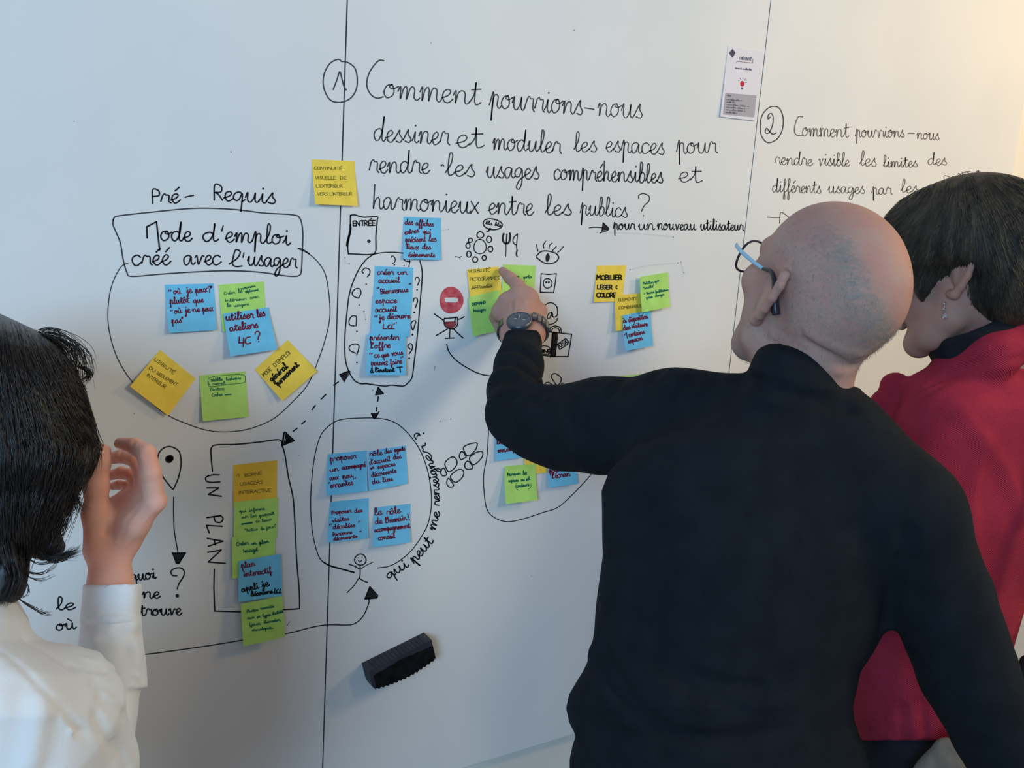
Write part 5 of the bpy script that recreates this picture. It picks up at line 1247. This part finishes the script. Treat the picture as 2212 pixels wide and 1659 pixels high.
for i in range(40):
    x0 = rh.uniform(2095, 2170); y0 = 388 + (x0 - 2095) * .25
    fly.append(c2w(sp3([P3(x0, y0 + 14, 1.38), P3(x0 + rh.uniform(8, 22), y0 - rh.uniform(4, 20), 1.38), P3(x0 + rh.uniform(40, 60), y0 - rh.uniform(-4, 10), 1.39), P3(x0 + rh.uniform(55, 90), y0 + rh.uniform(30, 70), 1.39)], 4)))
for i in range(40):        # nape
    x0 = rh.uniform(2120, 2210); q_ = [P3(x0, 640, 1.36), P3(x0 + rh.uniform(-8, 8), 668, 1.365), P3(x0 + rh.uniform(-12, 16), rh.uniform(685, 705), 1.365)]; fly.append(c2w(sp3(q_, 4)))
tubes('hair_strands', cur + fly, .00055, m_hair_brown, wom)
# drop earring
er = empty('earring', c2w(P3(2040, 655, 1.30))); tag(er, 'silver drop earring under the ear of the woman in red', 'earring')
m_silver = new_mat('silver', (205, 212, 215), 0.2, 0.5, 1.0)
ez = float(SW.hit([2046], [640], 1.2, 1.5)[0]); ez = 1.30 if ez != ez else ez - .006
def bead(name, c, r, par, star=False):
    V = []; Fc = []
    if star:
        for zz_ in (-1, 1):
            for i in range(10):
                a = math.pi * i / 5; rr_ = r if i % 2 == 0 else r * .5; V.append(c + np.array([rr_ * math.sin(a), -rr_ * math.cos(a), zz_ * .001]))
        Fc = [tuple(range(9, -1, -1)), tuple(range(10, 20))] + [(i, (i + 1) % 10, 10 + (i + 1) % 10, 10 + i) for i in range(10)]
    else:
        for j in range(5):
            for i in range(8):
                t_ = math.pi * (j + .5) / 5; a = math.pi * i / 4; V.append(c + r * np.array([math.sin(t_) * math.cos(a), math.cos(t_), math.sin(t_) * math.sin(a)]))
        Fc = [(j * 8 + i, j * 8 + (i + 1) % 8, (j + 1) * 8 + (i + 1) % 8, (j + 1) * 8 + i) for j in range(4) for i in range(8)] + [tuple(range(8)), tuple(range(39, 31, -1))]
    return mesh_obj(name, c2w(np.array(V)), Fc, m_silver, par)
bead('stud', P3(2041, 656, ez), .0022, er); bead('bead', P3(2040, 668, ez), .0020, er); bead('star', P3(2041, 682, ez), .0048, er, True)
tube1('hook', [P3(2041, 656, ez), P3(2040, 668, ez), P3(2041, 678, ez)], .0005, m_silver, er, 5)

# ------------------------------------------------------------------ woman in white, left
wl_ = empty('person', c2w(drop_to_floor(P3(-60, 1700, .95))))
tag(wl_, 'dark-haired woman in a white shirt at the left edge, hand raised to her face', 'person', 'people at the whiteboard')
Hl = Frame(P3(-45, 985, .99), (.10, .22, .96), (.10, -.97, .22), 1.0)
WB = [(1300, -75, 40, .93, .06), (1335, -120, 62, .925, .085), (1385, -230, 72, .91, .11), (1420, -330, 120, .90, .12), (1455, -400, 168, .895, .125), (1500, -440, 194, .89, .13), (1545, -450, 206, .89, .135), (1600, -450, 205, .895, .135), (1660, -440, 196, .90, .135), (1780, -430, 190, .91, .135), (1900, -420, 180, .92, .13)]
S = Sdf(*box_of([P3(-170, 720, .87), P3(200, 1420, 1.15), P3(-170, 720, 1.15), P3(200, 1420, .87)], .0), 0.0028)
head_sdf(S, Hl, False)
S.chain([Hl.p(0, -.03, -.02), P3(-85, 1230, .965), P3(-90, 1340, .94)], [.046, .044, .050], .03)
V1, Q1 = S.mesh()
# raised right hand with bent fingers
S = Sdf(*box_of([P3(150, 920, .98), P3(380, 1400, 1.16), P3(150, 920, 1.16), P3(380, 1400, .98)], .0), 0.0013)
zw = 1.055
S.chain([P3(240, 1380, 1.035), P3(239, 1270, 1.045), P3(237, 1195, zw)], [.0215, .0235, .0245], .012, flat=((0, 0, 1), .8))
for (mx, my, mz), rr_ in (((334, 1084, 1.040), .0120), ((312, 1074, 1.056), .0125), ((288, 1074, 1.068), .0120), ((266, 1082, 1.076), .0115)):
    S.chain([P3(225 + (mx - 240) * .28, 1188, zw + .002), P3(225 + (mx - 240) * .72, 1130, (mz + zw) / 2), P3(mx, my, mz)], [.0150, .0150, rr_], .010)
S.ell(P3(262, 1135, 1.058), (.027, .036, .014), None, .012)
S.ell(P3(336, 1082, 1.038), .0095, None, .010)
fing = [([(334, 1080, 1.040), (325, 1022, 1.030), (316, 980, 1.030), (290, 963, 1.040), (260, 957, 1.048)], [.0125, .0118, .0108, .0092, .0066]),
        ([(312, 1066, 1.060), (308, 1020, 1.062), (293, 993, 1.068), (264, 985, 1.078), (236, 991, 1.088)], [.0120, .0105, .0090, .0084, .0070]),
        ([(290, 1066, 1.074), (296, 1042, 1.084), (284, 1026, 1.090), (262, 1021, 1.096), (238, 1027, 1.102)], [.0110, .0092, .0076, .0072, .0060]),
        ([(268, 1076, 1.084), (284, 1062, 1.096), (274, 1050, 1.104), (258, 1047, 1.110), (244, 1050, 1.112)], [.0100, .0080, .0060, .0058, .0050])]
for pts_, rd in fing: S.chain([P3(*q_) for q_ in pts_], rd, .0025)
S.chain([P3(214, 1185, 1.050), P3(208, 1110, 1.040), P3(208, 1050, 1.035), P3(213, 1000, 1.035), P3(220, 975, 1.040)], [.0170, .0140, .0122, .0115, .0088], .010)
_creases(S, [[(262, 1180), (298, 1120), (318, 1095)], [(250, 1170), (276, 1120), (296, 1090)], [(275, 1178), (312, 1125), (332, 1100)]], .95, 1.2, .005, .0010)
_creases(S, [[(292, 1135), (316, 1098)], [(270, 1130), (296, 1092)], [(226, 1150), (232, 1100), (236, 1070)]], .95, 1.2, .005, -.0014)
_creases(S, [[(330, 975), (318, 990)], [(326, 968), (312, 984)], [(290, 953), (288, 972)], [(262, 975), (264, 995)]], .95, 1.2, .003, -.0008)
V2, Q2 = S.mesh()
EW = P3(222, 1650, .975)
S = Sdf(*box_of([P3(-480, 1330, .74), P3(330, 1930, 1.08), P3(-480, 1330, 1.08), P3(330, 1930, .74)], .02), 0.007)
S.loft(WB, .02, mul=.88); S.chain([P3(110, 1570, .90), P3(190, 1650, .94), EW, P3(242, 1500, 1.01), P3(240, 1370, 1.035)], [.045, .026, .020, .016, .018], .01)
V3, Q3 = S.mesh()
mesh_np('body', c2w(np.vstack([V1, V2, V3])), np.vstack([Q1, Q2 + len(V1), Q3 + len(V1) + len(V2)]), m_skin_left, wl_)
# shirt: torso, upper sleeve, loose lower sleeve, cuff
S = Sdf(*box_of([P3(-480, 1230, .72), P3(370, 1930, 1.12), P3(-480, 1230, 1.12), P3(370, 1930, .72)], .0), 0.003)
S.loft(WB, .02)
S.chain([P3(110, 1555, .895), P3(170, 1660, .93), P3(205, 1760, .955)], [.072, .050, .044], .03)
S.chain([P3(224, 1690, .975), P3(236, 1620, .985), P3(244, 1540, 1.005), P3(246, 1480, 1.015)], [.026, .0215, .0215, .027], .008)
S.loft([(1330, 175, 306, 1.040, .036), (1350, 173, 307, 1.040, .037), (1390, 168, 311, 1.035, .038), (1430, 165, 317, 1.030, .039), (1470, 190, 318, 1.025, .038), (1485, 230, 318, 1.020, .034)], .006)
S.loft([(1350, 190, 300, 1.036, .030), (1430, 182, 303, 1.030, .034), (1500, 196, 297, 1.015, .034), (1560, 222, 290, 1.0, .030), (1610, 240, 284, .99, .026)], .008)
S.loft([(1262, 179, 306, 1.048, .0350), (1300, 176, 306, 1.046, .0355), (1345, 171, 303, 1.043, .0360)], .002, pw=2.2)
_creases(S, [[(172, 1347), (235, 1350), (305, 1344)], [(150, 1436), (215, 1450), (280, 1468), (322, 1492)]], .7, 1.2, .0035, -.0035)
_creases(S, [[(180, 1425), (240, 1438), (300, 1462)]], .7, 1.2, .005, .003)
_creases(S, [[(0, 1405), (45, 1445), (90, 1490), (130, 1530), (165, 1572), (205, 1592)]], .7, 1.2, .006, -.004)
_creases(S, [[(0, 1412), (42, 1452), (86, 1497), (128, 1540), (162, 1580)]], .7, 1.2, .005, .0035)
_creases(S, [[(55, 1500), (45, 1580), (30, 1659)], [(120, 1570), (100, 1659)]], .7, 1.2, .022, -.003)
_creases(S, [[(60, 1385), (110, 1412), (150, 1440)], [(260, 1360), (290, 1375), (310, 1370)], [(275, 1400), (262, 1430), (258, 1455)], [(200, 1480), (240, 1492), (270, 1512)], [(215, 1510), (250, 1530), (275, 1550)], [(205, 1545), (225, 1590), (255, 1640)],
             [(240, 1600), (262, 1630), (280, 1659)]], .7, 1.2, .009, -.0035)
_creases(S, [[(85, 1530), (70, 1640)]], .7, 1.2, .020, .0025)
_creases(S, [[(290, 1390), (300, 1430)], [(200, 1380), (215, 1420)], [(225, 1500), (262, 1520)]], .7, 1.2, .010, .003)
xg = [(S.lo[i] + S.h * np.arange(S.n[i])).astype(np.float32) for i in range(3)]
S.f += (np.sin(xg[0] * 55 + 2)[:, None, None] * np.sin(xg[1] * 38)[None, :, None] * .0012).astype(np.float32) * np.ones_like(S.f)
S.obj('shirt', m_shirt, wl_)
legs(wl_, [P3(-200, 1960, .94), P3(-40, 1960, .95)], m_trouser, m_shoe, .078, .050, (0, 0, .02), (.06, .02, .17), top=P3(-120, 1930, .93))
# hair mass with a loose knot at the nape
S = Sdf(*box_of([P3(-330, 640, .80), P3(260, 1340, .80), P3(-330, 640, 1.16), P3(260, 1340, 1.16)], .0), 0.003)
S.loft([(662, -150, -60, .985, .03), (675, -230, -5, .98, .07), (690, -262, 28, .975, .09), (712, -285, 75, .972, .105), (745, -300, 122, .97, .115), (790, -308, 160, .97, .12), (840, -310, 185, .97, .122), (900, -306, 203, .97, .122), (960, -300, 212, .968, .12), (1000, -290, 210, .965, .118),
        (1030, -280, 198, .962, .112), (1060, -268, 175, .96, .105), (1100, -250, 156, .955, .10), (1135, -225, 132, .95, .092), (1170, -190, 108, .945, .08), (1195, -150, 90, .94, .06), (1210, -100, 60, .94, .04)], .03)
S.chain([P3(16, 1185, .91), P3(18, 1230, .895), P3(12, 1270, .895), P3(-2, 1296, .90)], [.020, .016, .015, .008], .012)
S.chain([P3(90, 1160, .92), P3(115, 1180, .925), P3(124, 1184, .93)], [.016, .008, .004], .015)
HL = S; S.obj('hair', m_hair_black, wl_)
rh = np.random.default_rng(5)
seeds = [(rh.uniform(-20, 212), rh.uniform(690, 1120)) for _ in range(2400)] + [(rh.uniform(-305, -20), rh.uniform(675, 1120)) for _ in range(1900)]
flow = lambda x, y: ((x + 40) * .55 * (1 if y < 960 else -.55 * (y - 900) / 100 if x > 60 else .2), 110 + (y - 650) * .4)
cur = strands(HL, seeds, flow, 10, 150, .8, 1.15, .003, rh, .10)
def px_curve(pts, z, rr, amp=5, m=5):
    s_ = rr.normal(size=2) * amp; n_ = len(pts)
    return c2w(sp3([P3(x + s_[0] * i / n_ + rr.normal() * 1.2, y + s_[1] * i / n_ + rr.normal() * 1.2, z + rr.uniform(-.01, .01)) for i, (x, y) in enumerate(pts)], m))
for _ in range(60):       # loose curls around the temple
    s_ = rh.uniform(0, 1)
    cur.append(px_curve([(70 + 30 * s_, 716 + 16 * s_), (105, 708 + 20 * s_), (142 + 8 * s_, 722 + 26 * s_), (165 + 18 * s_, 752 + 22 * s_), (172 + 14 * s_, 790), (165 + 20 * s_, 812)], .97, rh, 20))
for _ in range(60): cur.append(px_curve([(90, 722), (118, 738), (140, 764), (148, 800)], .96, rh, 22))
for _ in range(45): cur.append(px_curve([(165, 790), (190, 800), (192, 812), (178, 822)], .965, rh, 9))
for _ in range(34): cur.append(px_curve([(192, 870), (203, 925), (209, 975), (204, 1012)], .965, rh, 12))
for _ in range(70):        # edge strands below the ear
    x0 = rh.uniform(120, 165); cur.append(px_curve([(x0, 1030), (x0 + 5, 1065), (x0 + 12, 1090), (x0 + 26 * rh.random(), 1108)], .93, rh, 6))
for _ in range(60):        # strands curving from the neckline
    x0 = rh.uniform(80, 150); cur.append(px_curve([(x0, 1100), (x0 + rh.uniform(-5, 8), 1130), (x0 - 14, 1155), (x0 - 34, rh.uniform(1160, 1190))], .92, rh, 5))
for _ in range(120):        # flicks at the ends
    s_ = rh.uniform(0, 1)
    cur.append(px_curve([(35 + 50 * s_, 1150), (50 + 50 * s_, 1185 + 10 * s_), (80 + 45 * s_, 1203 + 8 * s_), (120 + 30 * s_, 1205 - 6 * s_), (148 + 26 * s_, 1185 + 14 * rh.random())], .915, rh, 6))
for a_ in ([(38, 1205), (55, 1232), (85, 1240), (112, 1228), (125, 1212)], [(40, 1215), (60, 1245), (90, 1252), (118, 1240)], [(55, 1200), (80, 1218), (115, 1212), (160, 1192), (172, 1180)], [(45, 1240), (60, 1265), (58, 1285), (40, 1296)], [(40, 1292), (60, 1306), (90, 1322), (112, 1326)]):
    for _ in range(5 if a_[0][1] < 1290 else 9): cur.append(px_curve(a_, .905, rh, 3))
for _ in range(90):        # the tied tail
    x0 = rh.uniform(-6, 30); cur.append(px_curve([(x0, 1170), (x0 + 10, 1215), (x0 + 14 + 6 * rh.random(), 1250), (x0 + 4, 1285), (x0 - 12, 1300 + 14 * rh.random())], .872, rh, 3))
tubes('hair_strands', cur, .00034, m_hair_black, wl_)
# ------------------------------------------------------------------ magnetic board eraser
m_er = noisy(new_mat('eraser_shell', (48, 52, 62), 0.55, 0.3), (44, 48, 58), (54, 58, 68), 40, 3, 0.2, 300)
m_felt = noisy(new_mat('eraser_felt', (18, 20, 24), 0.95, 0.1), (14, 16, 19), (24, 26, 30), 80, 4, 0.8, 500)
ero = empty('board_eraser', wall_pt(858, 1432, 0.0)); tag(ero, 'black ridged board eraser stuck at an angle below the drawings', 'eraser')
def wa(x, y, off): return wall_pt(x, y, off)
# shell: upper long side seen from above, thickness standing off the board
Hs = 0.034
A0, A1 = wa(781, 1432, 0), wa(915, 1366, 0)           # far (upper) edge on the board
B0, B1 = wa(797, 1478, 0), wa(925, 1412, 0)           # lower edge on the board
ex = unit(A1 - A0); ey = unit(np.array([0, 1, 0])); ez = unit(np.cross(ex, ey)); 
if ez[2] < 0: ez = -ez
L_ = np.linalg.norm(A1 - A0); Wd = 0.046
def ep(u, v, h): return A0 + ex * (u * L_) - ez * v - np.array([0, h, 0])
def prism(name, prof, h0, h1, mat, par):
    n = len(prof); V = [ep(u, v, h0) for u, v in prof] + [ep(u, v, h1) for u, v in prof]
    return mesh_obj(name, np.array(V), [tuple(range(n)), tuple(range(2 * n - 1, n - 1, -1))] + [(i, n + i, n + (i + 1) % n, (i + 1) % n) for i in range(n)], mat, par)
shell_low = [(u, .0075 + .0045 * abs(math.cos(math.pi * u)) + (.0012 if k_ % 3 == 0 else 0)) for k_, u in enumerate(np.linspace(.985, .045, 19))]
prism('shell', [(0.0, 0.0), (1.0, 0.0), (1.0, .009)] + shell_low + [(.045, Wd * .9), (0.0, Wd * .80)], .0004, .0345, m_er, ero)
ed = lambda u: Wd * (0.86 + 0.26 * math.sin(math.pi * (.06 + .84 * u)))
n_l = 8
for i in range(n_l):        # peel-off felt layers, scalloped along the lower edge
    h0 = .0005 + i * .0042; N_ = 57; prof = [(.03, .006), (1.0, .006)]
    for j in range(N_):
        u = 1 - j / (N_ - 1); prof.append((min(1.0, max(.028, u)), ed(u) + .0016 * math.sin(u * 2 * math.pi * 15)))
    prism('felt_layer', prof, h0, h0 + (.0036 if i < n_l - 1 else .0042), m_felt, ero)
for i in range(14):
    u = .10 + i * .060; prism('ridge', [(u, .0004), (u + .016, .0004), (u + .016, -.0012), (u, -.0012)], .006, .034, m_er, ero)
